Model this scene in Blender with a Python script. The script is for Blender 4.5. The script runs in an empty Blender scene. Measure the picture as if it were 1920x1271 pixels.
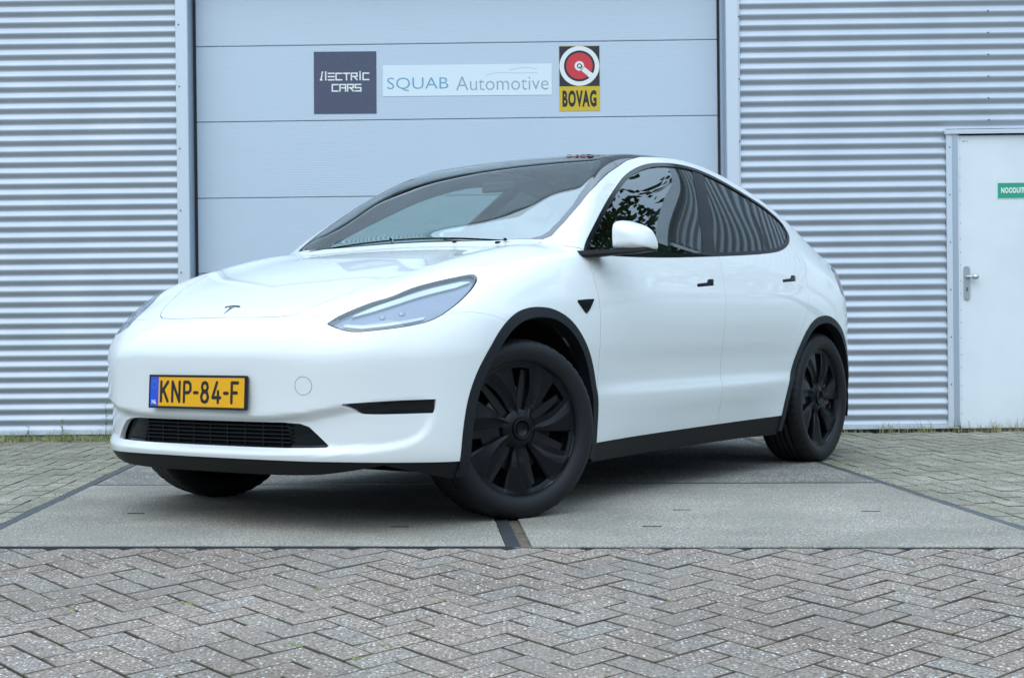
import bpy, math, random
import numpy as np
from mathutils import Vector, Matrix, Euler
random.seed(7); rng=np.random.default_rng(7)
SC=bpy.context.scene; COL=SC.collection
# ---------------------------------------------------------------- camera, sky, sun, exposure
cam_d=bpy.data.cameras.new('camera'); cam=bpy.data.objects.new('camera',cam_d); COL.objects.link(cam); SC.camera=cam
cam_d.sensor_width=36.; cam_d.lens=2844.96/1920*36.; cam_d.clip_start=.05; cam_d.clip_end=2000.
CAM_H=.7431
cam.matrix_world=Matrix.Translation((0,0,CAM_H))@Matrix.Rotation(math.pi/2-.0061,4,'X')@Matrix.Rotation(-.0105,4,'Z')
cam_d.dof.use_dof=True; cam_d.dof.focus_distance=6.2; cam_d.dof.aperture_fstop=14.0
world=bpy.data.worlds.new('World'); SC.world=world; world.use_nodes=True
wn=world.node_tree.nodes; wl=world.node_tree.links; wn.clear()
SUN_EL,SUN_ROT=math.radians(50),math.radians(200)
sky=wn.new('ShaderNodeTexSky'); sky.sky_type='NISHITA'; sky.sun_disc=False; sky.sun_elevation=SUN_EL; sky.sun_rotation=SUN_ROT
sky.air_density=1.0; sky.dust_density=4.0; sky.ozone_density=1.0
# soft overcast layer: the cloud deck is brighter and greyer than clear sky, thinner patches show as faint variation
tc=wn.new('ShaderNodeTexCoord'); nz=wn.new('ShaderNodeTexNoise'); nz.inputs['Scale'].default_value=2.2; nz.inputs['Detail'].default_value=5
wl.new(tc.outputs['Generated'],nz.inputs['Vector'])
cr=wn.new('ShaderNodeValToRGB'); cr.color_ramp.elements[0].position=.3; cr.color_ramp.elements[0].color=(5.3,7.15,9.3,1); cr.color_ramp.elements[1].position=.75; cr.color_ramp.elements[1].color=(8.6,10.8,12.8,1)
wl.new(nz.outputs['Fac'],cr.inputs['Fac'])
# overcast luminance rises towards the zenith
sx=wn.new('ShaderNodeSeparateXYZ'); wl.new(tc.outputs['Generated'],sx.inputs[0]); mr=wn.new('ShaderNodeMapRange'); mr.inputs['From Min'].default_value=0.; mr.inputs['From Max'].default_value=1.; mr.inputs['To Min'].default_value=.58; mr.inputs['To Max'].default_value=2.05; wl.new(sx.outputs['Z'],mr.inputs['Value'])
vm=wn.new('ShaderNodeVectorMath'); vm.operation='SCALE'; wl.new(cr.outputs[0],vm.inputs[0]); wl.new(mr.outputs[0],vm.inputs['Scale'])
mx=wn.new('ShaderNodeMix'); mx.data_type='RGBA'; mx.inputs['Factor'].default_value=.80
wl.new(sky.outputs[0],mx.inputs[6]); wl.new(vm.outputs[0],mx.inputs[7])
bg=wn.new('ShaderNodeBackground'); bg.inputs['Strength'].default_value=.10
wo=wn.new('ShaderNodeOutputWorld'); wl.new(mx.outputs[2],bg.inputs['Color']); wl.new(bg.outputs[0],wo.inputs['Surface'])
sd=bpy.data.lights.new('sun','SUN'); sun=bpy.data.objects.new('sun',sd); COL.objects.link(sun)
sd.energy=.5; sd.angle=math.radians(60); sd.color=(1,.96,.90)
_sdir=Vector((math.sin(SUN_ROT)*math.cos(SUN_EL),math.cos(SUN_ROT)*math.cos(SUN_EL),math.sin(SUN_EL)))
sun.rotation_euler=_sdir.to_track_quat('Z','Y').to_euler()
vs=SC.view_settings; vs.view_transform='Standard'; vs.look='None'; vs.exposure=0.55; vs.gamma=1.0; vs.use_curve_mapping=False
SC.render.engine='CYCLES'
SC.cycles.max_bounces=8; SC.cycles.transparent_max_bounces=16; SC.cycles.caustics_reflective=False; SC.cycles.caustics_refractive=False
# ---------------------------------------------------------------- materials
MATS={}
def mat(name,base,rough=.5,metal=0.,coat=0.,coat_r=.03,spec=.5,ior=1.5,bump=None,noise=None,emit=None):
    """bump=(scale,strength,dist); noise=(scale,detail,other_colour,lo,hi)"""
    m=bpy.data.materials.new(name); m.use_nodes=True; n=m.node_tree.nodes; l=m.node_tree.links
    b=n['Principled BSDF']; b.inputs['Base Color'].default_value=(*base,1); b.inputs['Roughness'].default_value=rough
    b.inputs['Metallic'].default_value=metal; b.inputs['Coat Weight'].default_value=coat; b.inputs['Coat IOR'].default_value=1.42; b.inputs['Coat Roughness'].default_value=coat_r
    b.inputs['Specular IOR Level'].default_value=spec; b.inputs['IOR'].default_value=ior
    if noise:
        tc=n.new('ShaderNodeTexCoord'); t=n.new('ShaderNodeTexNoise'); t.inputs['Scale'].default_value=noise[0]; t.inputs['Detail'].default_value=noise[1]
        l.new(tc.outputs['Object'],t.inputs['Vector']); r=n.new('ShaderNodeValToRGB'); r.color_ramp.elements[0].position=noise[3]; r.color_ramp.elements[1].position=noise[4]
        r.color_ramp.elements[0].color=(*base,1); r.color_ramp.elements[1].color=(*noise[2],1); l.new(t.outputs['Fac'],r.inputs['Fac']); l.new(r.outputs[0],b.inputs['Base Color'])
    if bump:
        tc=n.new('ShaderNodeTexCoord'); t=n.new('ShaderNodeTexNoise'); t.inputs['Scale'].default_value=bump[0]; t.inputs['Detail'].default_value=4
        l.new(tc.outputs['Object'],t.inputs['Vector']); bp=n.new('ShaderNodeBump'); bp.inputs['Strength'].default_value=bump[1]; bp.inputs['Distance'].default_value=bump[2]
        l.new(t.outputs['Fac'],bp.inputs['Height']); l.new(bp.outputs[0],b.inputs['Normal'])
    MATS[name]=m; return m
def nodes(m): return m.node_tree.nodes,m.node_tree.links,m.node_tree.nodes['Principled BSDF']
def glass(name,tint,f0,rough=0.0,power=4.0):
    """thin glass: tinted see-through plus a mirror layer that grows towards grazing angles, the same from both sides"""
    m=bpy.data.materials.new(name); m.use_nodes=True; n=m.node_tree.nodes; l=m.node_tree.links; n.clear()
    o=n.new('ShaderNodeOutputMaterial'); x=n.new('ShaderNodeMixShader'); t=n.new('ShaderNodeBsdfTransparent'); t.inputs[0].default_value=(*tint,1)
    g=n.new('ShaderNodeBsdfGlossy'); g.inputs['Roughness'].default_value=rough; g.inputs['Color'].default_value=(.95,1,1,1)
    ge=n.new('ShaderNodeNewGeometry'); d=n.new('ShaderNodeVectorMath'); d.operation='DOT_PRODUCT'; l.new(ge.outputs['Normal'],d.inputs[0]); l.new(ge.outputs['Incoming'],d.inputs[1])
    def mt(op,a,b=None):
        k=n.new('ShaderNodeMath'); k.operation=op
        for i,v in enumerate((a,b)):
            if v is None: continue
            if isinstance(v,(int,float)): k.inputs[i].default_value=v
            else: l.new(v,k.inputs[i])
        return k.outputs[0]
    c=mt('ABSOLUTE',d.outputs['Value']); c=mt('SUBTRACT',1.,c); c=mt('POWER',c,power); c=mt('MULTIPLY',c,1-f0); c=mt('ADD',c,f0)
    l.new(c,x.inputs[0]); l.new(t.outputs[0],x.inputs[1]); l.new(g.outputs[0],x.inputs[2]); l.new(x.outputs[0],o.inputs[0])
    MATS[name]=m; return m
# ---------------------------------------------------------------- objects
def link(o,parent=None,label=None,cat=None,group=None,kind=None):
    COL.objects.link(o)
    if parent is not None: o.parent=parent
    if label: o['label']=label
    if cat: o['category']=cat
    if group: o['group']=group
    if kind: o['kind']=kind
    return o
def empty(name,loc=(0,0,0),rz=0.,parent=None,**k):
    o=bpy.data.objects.new(name,None); o.location=loc; o.rotation_euler=(0,0,rz); o.empty_display_size=.2; return link(o,parent,**k)
def npmesh(name,P,T,N=None,smooth=True,rimstart=None):
    """triangle mesh from arrays; N = vertex normals used for shading"""
    me=bpy.data.meshes.new(name); P=np.asarray(P,np.float32); T=np.asarray(T,np.int32)
    me.vertices.add(len(P)); me.vertices.foreach_set('co',P.ravel())
    me.loops.add(T.size); me.loops.foreach_set('vertex_index',T.ravel())
    me.polygons.add(len(T)); me.polygons.foreach_set('loop_start',np.arange(0,T.size,3,dtype=np.int32)); me.polygons.foreach_set('loop_total',np.full(len(T),3,np.int32))
    me.update(calc_edges=True)
    me.polygons.foreach_set('use_smooth',np.full(len(T),smooth,bool)); me.validate()
    if N is not None and smooth: me.normals_split_custom_set_from_vertices(np.asarray(N,float).tolist())
    return me
class MB:
    """collects polygons for one mesh object"""
    def __init__(s): s.v=[]; s.f=[]; s.sm=[]
    def add(s,vs,fs,smooth=False):
        o=len(s.v); s.v+= [tuple(map(float,v)) for v in vs]; s.f+=[tuple(i+o for i in f) for f in fs]; s.sm+=[smooth]*len(fs)
    def box(s,x0,x1,y0,y1,z0,z1,b=0.):
        if b<=0:
            s.add([(x,y,z) for x in (x0,x1) for y in (y0,y1) for z in (z0,z1)],[(0,1,3,2),(4,6,7,5),(0,4,5,1),(2,3,7,6),(0,2,6,4),(1,5,7,3)])
        else:
            vs=[];lo=(x0,y0,z0);hi=(x1,y1,z1); idx={}
            for sx in (0,1):
                for sy in (0,1):
                    for sz in (0,1):
                        for ax in range(3):
                            c=[(lo,hi)[q][i] for i,q in enumerate((sx,sy,sz))]
                            for i,q in enumerate((sx,sy,sz)):
                                if i!=ax: c[i]+= b if q==0 else -b
                            idx[(sx,sy,sz,ax)]=len(vs); vs.append(tuple(c))
            fs=[]
            for ax in range(3):
                o=[i for i in range(3) if i!=ax]
                for q in (0,1):
                    k=[]
                    for a,c in ((0,0),(1,0),(1,1),(0,1)):
                        t=[0,0,0]; t[ax]=q; t[o[0]]=a; t[o[1]]=c; k.append(idx[(*t,ax)])
                    fs.append(tuple(k) if (q==1)^(ax==1) else tuple(k[::-1]))
                for a in (0,1):
                    for c in (0,1):
                        k=[]
                        for q,fx in ((0,o[0]),(0,o[1]),(1,o[1]),(1,o[0])):
                            t=[0,0,0]; t[ax]=q; t[o[0]]=a; t[o[1]]=c; k.append(idx[(*t,fx)])
                        fs.append(tuple(k))
            for c in [(a,b_,d) for a in (0,1) for b_ in (0,1) for d in (0,1)]: fs.append(tuple(idx[(*c,i)] for i in range(3)))
            s.add(vs,fs)
        return s
    def prism(s,poly,z0,z1,M=None,smooth=False):
        n=len(poly); vs=[(x,y,z0) for x,y in poly]+[(x,y,z1) for x,y in poly]
        if M is not None: vs=[tuple(M@Vector(v)) for v in vs]
        s.add(vs,[tuple(range(n))[::-1],tuple(range(n,2*n))]+[(i,(i+1)%n,n+(i+1)%n,n+i) for i in range(n)],smooth); return s
    def tube(s,path,r,seg=10,cap=True):
        path=[Vector(p) for p in path]; rs=r if isinstance(r,(list,tuple)) else [r]*len(path); vs=[];n=len(path)
        up=Vector((0,0,1))
        for i,p in enumerate(path):
            t=(path[min(i+1,n-1)]-path[max(i-1,0)]).normalized(); u=t.cross(up)
            if u.length<1e-3: u=t.cross(Vector((1,0,0)))
            u.normalize(); w=t.cross(u)
            for k in range(seg):
                a=2*math.pi*k/seg; vs.append(p+(u*math.cos(a)+w*math.sin(a))*rs[i])
        fs=[(i*seg+k,i*seg+(k+1)%seg,(i+1)*seg+(k+1)%seg,(i+1)*seg+k) for i in range(n-1) for k in range(seg)]
        if cap: fs+=[tuple(range(seg))[::-1],tuple(range((n-1)*seg,n*seg))]
        s.add(vs,fs,True); return s
    def lathe(s,prof,seg=64,axis='y',smooth=True,fn=None):
        """prof: list of (r, a) along axis"""
        n=len(prof); vs=[]
        for k in range(seg):
            t=2*math.pi*k/seg
            for j,(r,a) in enumerate(prof):
                if fn: r,a=fn(r,a,k,j)
                vs.append((r*math.cos(t),a,r*math.sin(t)) if axis=='y' else (r*math.cos(t),r*math.sin(t),a))
        s.add(vs,[(k*n+j,k*n+j+1,((k+1)%seg)*n+j+1,((k+1)%seg)*n+j) for k in range(seg) for j in range(n-1)],smooth); return s
    def build(s,name,m,parent=None,fix=True,loc=None,**k):
        me=bpy.data.meshes.new(name); me.from_pydata(s.v,[],s.f); me.polygons.foreach_set('use_smooth',np.array(s.sm,bool)); me.validate()
        if fix:
            import bmesh
            b=bmesh.new(); b.from_mesh(me); bmesh.ops.recalc_face_normals(b,faces=b.faces); b.to_mesh(me); b.free()
        if m is not None: me.materials.append(m)
        o=bpy.data.objects.new(name,me)
        if loc is not None: o.location=loc
        return link(o,parent,**k)
def strokes(lines,w,cap=True):
    """flat polygons (list of convex quads) for a set of polylines with stroke width w, in 2-D"""
    Q=[]
    for L in lines:
        L=[Vector(p) for p in L]
        for i in range(len(L)-1):
            a,b=L[i],L[i+1]; t=(b-a)
            if t.length<1e-9: continue
            t.normalize(); n=Vector((-t.y,t.x))*w/2; e=t*(w/2 if cap else 0)
            Q.append([a-e+n,b+e+n,b+e-n,a-e-n])
    return Q
def text_mesh(txt,size,bold=0.,spacing=1.,xscale=1.,shear=0.):
    c=bpy.data.curves.new('lettering','FONT'); c.body=txt; c.size=size; c.offset=bold; c.space_character=spacing; c.shear=shear; c.align_x='LEFT'; c.resolution_u=3
    o=bpy.data.objects.new('lettering',c); COL.objects.link(o); dg=bpy.context.evaluated_depsgraph_get(); me=bpy.data.meshes.new_from_object(o.evaluated_get(dg))
    bpy.data.objects.remove(o); bpy.data.curves.remove(c)
    V=np.array([v.co[:] for v in me.vertices]); 
    lo=V.min(0); hi=V.max(0)
    for v in me.vertices: v.co.x=(v.co.x-lo[0])*xscale; v.co.y=v.co.y-lo[1]
    return me,(hi[0]-lo[0])*xscale,hi[1]-lo[1]
def fit_text(name,txt,m,parent,x0,x1,z0,z1,y,bold=0.,spacing=1.,rotfn=None):
    """lettering standing in the x-z plane at depth y, fitted exactly to the rectangle"""
    me,w,h=text_mesh(txt,1.,bold,spacing); sx=(x1-x0)/w; sz=(z1-z0)/h
    for v in me.vertices:
        a,b=v.co.x,v.co.y; v.co=(x0+a*sx,y,z0+b*sz)
    me.materials.clear(); me.materials.append(m); me.name=name
    return link(bpy.data.objects.new(name,me),parent)
# ================================================================ THE SITE: wall, doors, paving
M_sheet=mat('galvanised cladding',(.44,.49,.55),.46,.38,bump=(3.,.15,.02),noise=(2.5,6,(.38,.43,.49),.35,.75))
M_flash=mat('coated flashing',(.60,.67,.74),.38,.25)
M_reveal=mat('reveal flashing',(.42,.49,.58),.30,.4)
M_rubber=mat('black rubber seal',(.012,.014,.018),.6)
M_screw=mat('screw head',(.10,.11,.12),.4,.6)
M_panel=mat('door panel paint',(.515,.605,.70),.34,.15)
n,l,b=nodes(M_panel)     # fine horizontal micro-ribs pressed in the sheet
tc=n.new('ShaderNodeTexCoord'); wv=n.new('ShaderNodeTexWave'); wv.bands_direction='Z'; wv.inputs['Scale'].default_value=26.; wv.inputs['Distortion'].default_value=0.
bp=n.new('ShaderNodeBump'); bp.inputs['Strength'].default_value=.3; bp.inputs['Distance'].default_value=.0012
ns=n.new('ShaderNodeTexNoise'); ns.inputs['Scale'].default_value=1.3; ns.inputs['Detail'].default_value=3
bp2=n.new('ShaderNodeBump'); bp2.inputs['Strength'].default_value=.12; bp2.inputs['Distance'].default_value=.03
l.new(tc.outputs['Object'],wv.inputs['Vector']); l.new(wv.outputs['Fac'],bp.inputs['Height']); l.new(tc.outputs['Object'],ns.inputs['Vector']); l.new(ns.outputs['Fac'],bp2.inputs['Height'])
l.new(bp2.outputs[0],bp.inputs['Normal']); l.new(bp.outputs[0],b.inputs['Normal'])
M_white=mat('white door paint',(.72,.78,.82),.32,noise=(1.6,5,(.60,.66,.71),.4,.8))
M_brickbase=mat('dark plinth brick',(.075,.06,.062),.85,bump=(60,.5,.01))
M_conc_base=mat('concrete plinth',(.30,.31,.31),.85)
M_roof=mat('roof sheet',(.30,.31,.33),.6)
WY0=10.66; WS=-.0195; WA=math.atan(WS)
wh=empty('warehouse',(0,WY0,0),WA,label='silver warehouse clad in horizontal corrugated steel, with a large grey overhead door',cat='building')
# in this frame: x along the wall, y into the building, wall face at y=0
PITCH=.0758
def corrugated(x0,x1,z0,z1,name='corrugated_sheet',amp=.0092,phase=.0):
    k=8; zs=[z0]; 
    g=math.ceil(z0/(PITCH/k)); 
    while g*PITCH/k<z1: zs.append(g*PITCH/k); g+=1
    zs.append(z1)
    nx=max(2,int((x1-x0)/.6)+1); xs=np.linspace(x0,x1,nx); m=MB(); vs=[]
    for z in zs:
        y=-amp*math.cos(2*math.pi*(z+phase)/PITCH)
        for x in xs: vs.append((x,y+.0015*math.sin(x*1.7+z*2),z))
    fs=[(j*nx+i,j*nx+i+1,(j+1)*nx+i+1,(j+1)*nx+i) for j in range(len(zs)-1) for i in range(nx-1)]
    m.add(vs,fs,True); return m.build(name,M_sheet,wh,fix=False)
HB=3.62; HT=6.0; BT=2.45; BX=4.36
DL,DR,DT=-2.247,1.478,3.35          # overhead door opening
EL,ER,ET=3.125,4.10,2.05            # emergency door
corrugated(-9.,-2.335,.07,HT,phase=.012); corrugated(1.592,EL-.085,.055,HB,phase=.03); corrugated(EL-.085,ER+.09,ET+.06,HB,phase=.03); corrugated(ER+.09,BX,.055,HB,phase=.03); corrugated(-2.335,1.592,DT+.05,HT,phase=.03); corrugated(1.592,BT,HB,HT,phase=.03)
# flashings round the openings
def fl(x0,x1,y0,y1,z0,z1,name='flashing',m=M_flash,b=.002): return MB().box(x0,x1,y0,y1,z0,z1,b).build(name,m,wh)
fl(-2.345,-2.262,-.026,-.012,.05,DT+.06); fl(1.517,1.602,-.026,-.012,.05,DT+.06); fl(1.602,1.612,-.020,-.0125,.05,DT+.05)
fl(-2.262,-2.258,-.024,.17,.0,DT,'reveal',M_reveal,0); fl(1.513,1.517,-.024,.17,.0,DT,'reveal',M_reveal,0); fl(1.490,1.5125,.120,.156,.0,DT,'reveal',M_reveal,0)
fl(-2.345,1.602,-.026,-.012,DT,DT+.07,'head_flashing')
fl(-9.,-2.345,-.016,.0,.035,.068,'base_flashing'); fl(1.602,EL-.005,-.016,.0,.022,.052,'base_flashing'); fl(BX-.07,BX+.006,-.022,-.010,.05,HB,'corner_flashing'); fl(ER+.01,BX-.07,-.016,.0,.022,.052,'base_flashing')
fl(-9.,-2.3,.004,.03,-.05,.036,'plinth',M_conc_base,0); fl(1.56,BX,.004,.03,-.05,.024,'plinth',M_rubber,0)
# screws: every second corrugation on the fixing line and down the flashings
for xs_,z0,st,ztop,yy in ((3.34,ET+.12,2*PITCH,HB-.1,-.010),(-2.322,.3,.435,DT,-.026),(1.606,.3,.435,DT,-.022),(EL-.062,.33,.33,ET,-.020)):
    m=MB(); z=z0
    while z<ztop:
        vs=[(xs_+r*math.cos(t),yy-d,z+r*math.sin(t)) for r,d in ((.006,0.),(.005,.004)) for t in [k*math.pi/4 for k in range(8)]]
        m.add(vs,[(k,(k+1)%8,8+(k+1)%8,8+k) for k in range(8)]+[tuple(range(8,16))]); z+=st
    m.build('screws',M_screw,wh,kind='stuff')
# overhead door: five insulated sections
od=empty('overhead_door',(0,0,0),0,wh,label='grey sectional overhead door of wide flat panels')
zj=[.02,.636,1.167,1.703,2.247,2.784,DT+.04]
for a,c in zip(zj[:-1],zj[1:]):
    MB().box(DL+.005,DR-.003,.150,.185,a+.0018,c-.0018,.004).build('door_panel',M_panel,od)
MB().box(DL-.04,DR+.01,.186,.20,0,DT+.1).build('backing',M_rubber,od)
MB().box(DL-.010,DL+.004,.138,.152,0,DT).build('seal',M_rubber,od); MB().box(DR-.001,DR+.0115,.138,.1495,0,DT).build('seal',M_rubber,od)
MB().box(DL,DR,.14,.18,0,.019).build('seal',M_rubber,od)
# emergency door
ed=empty('emergency_door',(0,0,0),0,wh,label='white steel emergency exit door at the right edge')
m=MB(); m.box(EL-.085,EL-.045,-.022,.0,.03,ET+.035,.0015); m.build('door_flashing',M_flash,ed)
m=MB(); m.box(EL-.045,EL-.006,-.022,.010,.04,ET+.030,.002); m.build('door_frame',M_reveal,ed)
m=MB(); m.box(EL-.006,EL+.003,-.020,.012,.04,ET+.02,.002); m.box(ER,ER+.07,-.02,.01,.04,ET+.03,.002); m.build('door_frame',M_white,ed)
m=MB(); m.box(EL-.10,ER+.10,-.036,.0,ET+.032,ET+.052,.0015); m.box(EL-.10,ER+.10,-.036,-.033,ET+.022,ET+.032); m.build('drip_cap',M_flash,ed)
leaf_=MB().box(EL+.004,ER-.002,-.008,.03,.022,ET+.012,.002).build('door_leaf',M_white,ed)
MB().box(EL-.01,ER,.0,.03,ET+.013,ET+.03).build('seal',M_rubber,ed)
m=MB(); z=.12
while z<ET: m.box(EL+.010,EL+.014,-.0095,-.0075,z,z+.006); z+=.085+.06*random.random()
m.build('rivets',M_screw,leaf_,kind='stuff')
m=MB(); m.box(EL-.012,ER+.1,-.012,.02,-.05,.016); m.build('threshold',M_brickbase,ed)
M_alu=mat('brushed aluminium',(.50,.54,.57),.33,.85)
def rrect(w,h,r,n=6):
    P=[]
    for cx,cy,a0 in ((w/2-r,h/2-r,0),(-w/2+r,h/2-r,90),(-w/2+r,-h/2+r,180),(w/2-r,-h/2+r,270)):
        for k in range(n+1): a=math.radians(a0+90*k/n); P.append((cx+r*math.cos(a),cy+r*math.sin(a)))
    return P
XZ=Matrix(((1,0,0,0),(0,0,-1,0),(0,1,0,0),(0,0,0,1)))   # prism x,y -> wall x,z ; height -> -y
hx,hz=EL+.052,1.035
hp=MB().prism(rrect(.040,.235,.019),.0082,.019,Matrix.Translation((hx,0,hz-.0))@XZ).build('handle_plate',M_alu,ed)
m=MB(); m.tube([(hx+.002,-.018,hz+.042),(hx+.002,-.045,hz+.042)],.010,12); m.tube([(hx+.002,-.045,hz+.042),(hx+.045,-.047,hz+.042)],[.010,.008],12)
m.lathe([(.0001,-.080),(.012,-.078),(.020,-.070),(.0215,-.060),(.018,-.050),(.008,-.044)],20,fn=lambda r,a,k,j:(r,a))
kb=m; vs=kb.v; n0=len(vs)-20*6
for i in range(n0,len(vs)): x,y,z=vs[i]; vs[i]=(x*1.15+hx+.050,y+.010,z*.86+hz+.042)
m.build('knob',M_alu,ed)
MB().prism(rrect(.010,.030,.005),.019,.021,Matrix.Translation((hx,0,hz-.045))@XZ).build('keyhole',M_screw,ed)
# faint scribble on the leaf corner
M_blue=mat('faded blue ink',(.22,.33,.50),.6)
m=MB()
for p,q in (((0,.004),(.012,.012)),((.014,.006),(.026,.010)),((.034,.000),(.036,.012)),((.004,.010),(.010,.002))):
    for Q in strokes([[p,q]],.0035): m.add([(EL+.03+v.x,-.0085,ET-.035+v.y) for v in Q],[(0,1,2,3)])
m.build('scribble',M_blue,leaf_)
# building volume behind the wall
m=MB(); m.box(-9.,BT-.01,.02,9.5,HT-.02,HT+.10); m.box(BT,BX-.01,.02,9.5,HB-.02,HB+.06); m.build('roof',M_roof,wh)
m=MB(); m.box(-9.02,BT+.02,-.05,.02,HT-.02,HT+.13); m.box(BT+.021,BX+.02,-.05,.02,HB-.02,HB+.10); m.build('roof_edge',M_flash,wh)
m=MB(); m.box(BX-.02,BX,.03,9.5,0,HB-.03); m.box(BT-.02,BT,.03,9.47,HB,HT-.03); m.box(-9.,-8.98,.03,9.5,0,HT-.03); m.box(-8.97,BX-.03,9.48,9.5,0,HB-.03); m.box(-8.97,BT-.03,9.48,9.5,HB-.029,HT-.03); m.build('side_wall',M_flash,wh)
m=MB(); m.box(-8.97,DL-.06,.04,.06,0,HB-.03); m.box(DR+.07,BX-.03,.04,.06,0,HB-.03); m.box(DL-.06,DR+.07,.21,.23,0,HB-.03); m.build('inner_wall',M_rubber,wh)

# ---------------------------------------------------------------- signs stuck on the overhead door
M_navy=mat('sign navy',(.062,.075,.125),.45,noise=(30,3,(.075,.088,.14),.3,.8)); M_swhite=mat('sign white',(.70,.80,.86),.45); M_sgrey=mat('sign grey ink',(.33,.37,.42),.5); M_sblue=mat('sign blue ink',(.16,.36,.52),.5)
M_sblack=mat('sign black',(.015,.018,.028),.45); M_sred=mat('sign red',(.60,.035,.05),.45); M_syel=mat('sign yellow',(.62,.44,.02),.45); M_sgreen=mat('sign green',(.02,.33,.21),.45); M_swh2=mat('letter white',(.78,.80,.80),.5)
M_black=mat('letter black',(.012,.012,.014),.5)
def plate(name,x0,x1,z0,z1,y,m,tilt=0.,**k):
    if y>.1: kx=1.0141; x0,x1=x0*kx,x1*kx; z0,z1=.743+(z0-.743)*kx,.743+(z1-.743)*kx
    e=empty(name,(0,0,0),0); e.location=Matrix.Translation((0,WY0,0))@Matrix.Rotation(WA,4,'Z')@Vector(((x0+x1)/2,y,(z0+z1)/2)); e.rotation_euler=(0,-tilt,WA)
    for a,b_ in k.items(): e[{'cat':'category'}.get(a,a)]=b_
    w,h=(x1-x0)/2,(z1-z0)/2
    MB().box(-w,w,-.002,0,-h,h).build('backing',m,e); return e
YD=.1495
s1=plate('sign',-1.378,-.937,2.272,2.709,YD,M_navy,-.006,label='square navy sign with white block lettering on the overhead door',cat='sign')
# lettering "iLECTRIC / CARS" drawn as block strokes
def block(lines,x0,z0,sx,sz,w,y,m,parent,name):
    mm=MB()
    for Q in strokes([[(x0+a*sx,z0+b_*sz) for a,b_ in L] for L in lines],w): mm.add([(v.x,y,v.y) for v in Q],[(0,1,2,3)])
    # keep overlapping strokes from sharing one plane
    for i in range(0,len(mm.v),4):
        for j in range(4): v=mm.v[i+j]; mm.v[i+j]=(v[0],v[1]-.00004*(i//4),v[2])
    return mm.build(name,m,parent,fix=False)
G={'i':[[(.3,.0),(.05,.0)],[(.12,0.),(.32,.72)],[(.3,.98),(.42,1.2)]],
'L':[[(.2,0),(.2,1.22)]],'E':[[(0,0),(1,0)],[(0,.5),(1,.5)],[(0,1),(1,1)]],'C':[[(1,1),(0,1),(0,0),(1,0)]],'T':[[(0,1),(1,1)],[(.5,1),(.5,0)]],
'R':[[(0,0),(0,1),(1,1),(1,.5),(.3,.5)],[(.5,.5),(1,0)]],'I':[[(.2,0),(.2,.9)],[(.2,1.15),(.2,1.22)]],'A':[[(0,0),(0,1),(1,1),(1,0)],[(.3,.5),(1,.5)]],'S':[[(1,1),(0,1),(0,.5),(1,.5),(1,0),(0,0)]]}
def word(txt,x0,z0,h,ws,y,m,parent,name,w):
    L=[];x=0
    for ch in txt:
        cw={'i':.42,'L':.32,'I':.36}.get(ch,1.)
        for s_ in G[ch]: L.append([(x+a*(cw if cw==1. else 1.),b_) for a,b_ in s_])
        x+=cw+.36
    return block(L,x0,z0,ws,h,w,y,m,parent,name)
word('iLECTRIC',-.178,.020,.046,.0402,-.0024,M_swh2,s1,'lettering',.0095)
word('CARS',-.092,-.060,.046,.0402,-.0024,M_swh2,s1,'lettering',.0095)
s2=plate('sign',-.891,.295,2.388,2.606,YD,M_swhite,-.004,label='long white sign with thin blue and grey lettering on the overhead door',cat='sign')
fit_text('lettering','SQUAB',M_sblue,s2,-.572,-.135,-.076,.022,-.0025,bold=-.006)
fit_text('lettering','Automotive',M_sgrey,s2,-.080,.578,-.074,.026,-.0025,bold=-.008)
m=MB()
car_l=[[(.13,.030),(.18,.045),(.24,.052),(.31,.048),(.38,.045),(.50,.048)],[(.30,.066),(.35,.080),(.41,.086),(.46,.080),(.50,.070)]]
for Q in strokes(car_l,.0022,False): m.add([(v.x,-.0025,v.y) for v in Q],[(0,1,2,3)])
m.build('emblem',M_sgrey,s2,fix=False)
s3=plate('sign',.347,.632,2.270,2.726,YD,M_syel,-.002,label='black and yellow garage sign with a red disc in a white ring',cat='sign')
def disc(cx,cz,r,y,seg=40,r0=0.): 
    m=MB()
    if r0: m.add([(cx+q*math.cos(t),y,cz+q*math.sin(t)) for q in (r0,r) for t in [2*math.pi*k/seg for k in range(seg)]],[(k,(k+1)%seg,seg+(k+1)%seg,seg+k) for k in range(seg)])
    else: m.add([(cx+r*math.cos(2*math.pi*k/seg),y,cz+r*math.sin(2*math.pi*k/seg)) for k in range(seg)],[tuple(range(seg))])
    return m
w3=.1425; zt=.228
MB().box(-w3,w3,-.0026,-.0021,zt-.284,zt).build('panel',M_sblack,s3)
cz=zt-.1405
disc(0,cz,.1415,-.0030).build('ring',M_swh2,s3,fix=False); disc(0,cz,.110,-.0034).build('disc',M_sblack,s3,fix=False); disc(0,cz,.094,-.0038).build('disc',M_sred,s3,fix=False)
disc(0,cz,.034,-.0042).build('hub',M_swh2,s3,fix=False); 
m=MB()
for Q in strokes([[(0,cz),(.098,cz-.082)]],.034,False): m.add([(v.x,-.0042,v.y) for v in Q],[(0,1,2,3)])
for Q in strokes([[(.072,cz-.060),(.105,cz-.090)]],.040,False): m.add([(v.x,-.00425,v.y) for v in Q],[(0,1,2,3)])
m.build('pointer',M_swh2,s3,fix=False); disc(0,cz,.0175,-.0046).build('hub',M_sblack,s3,fix=False); disc(0,cz,.0105,-.005).build('hub',M_swh2,s3,fix=False)
fit_text('lettering','BOVAG',M_black,s3,-.122,.120,-.203,-.084,-.0027,bold=.045,spacing=1.14)
s4=plate('sign',3.394,3.76,1.618,1.732,-.0085,M_sgreen,label='green emergency exit sign with white lettering on the white door',cat='sign')
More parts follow.
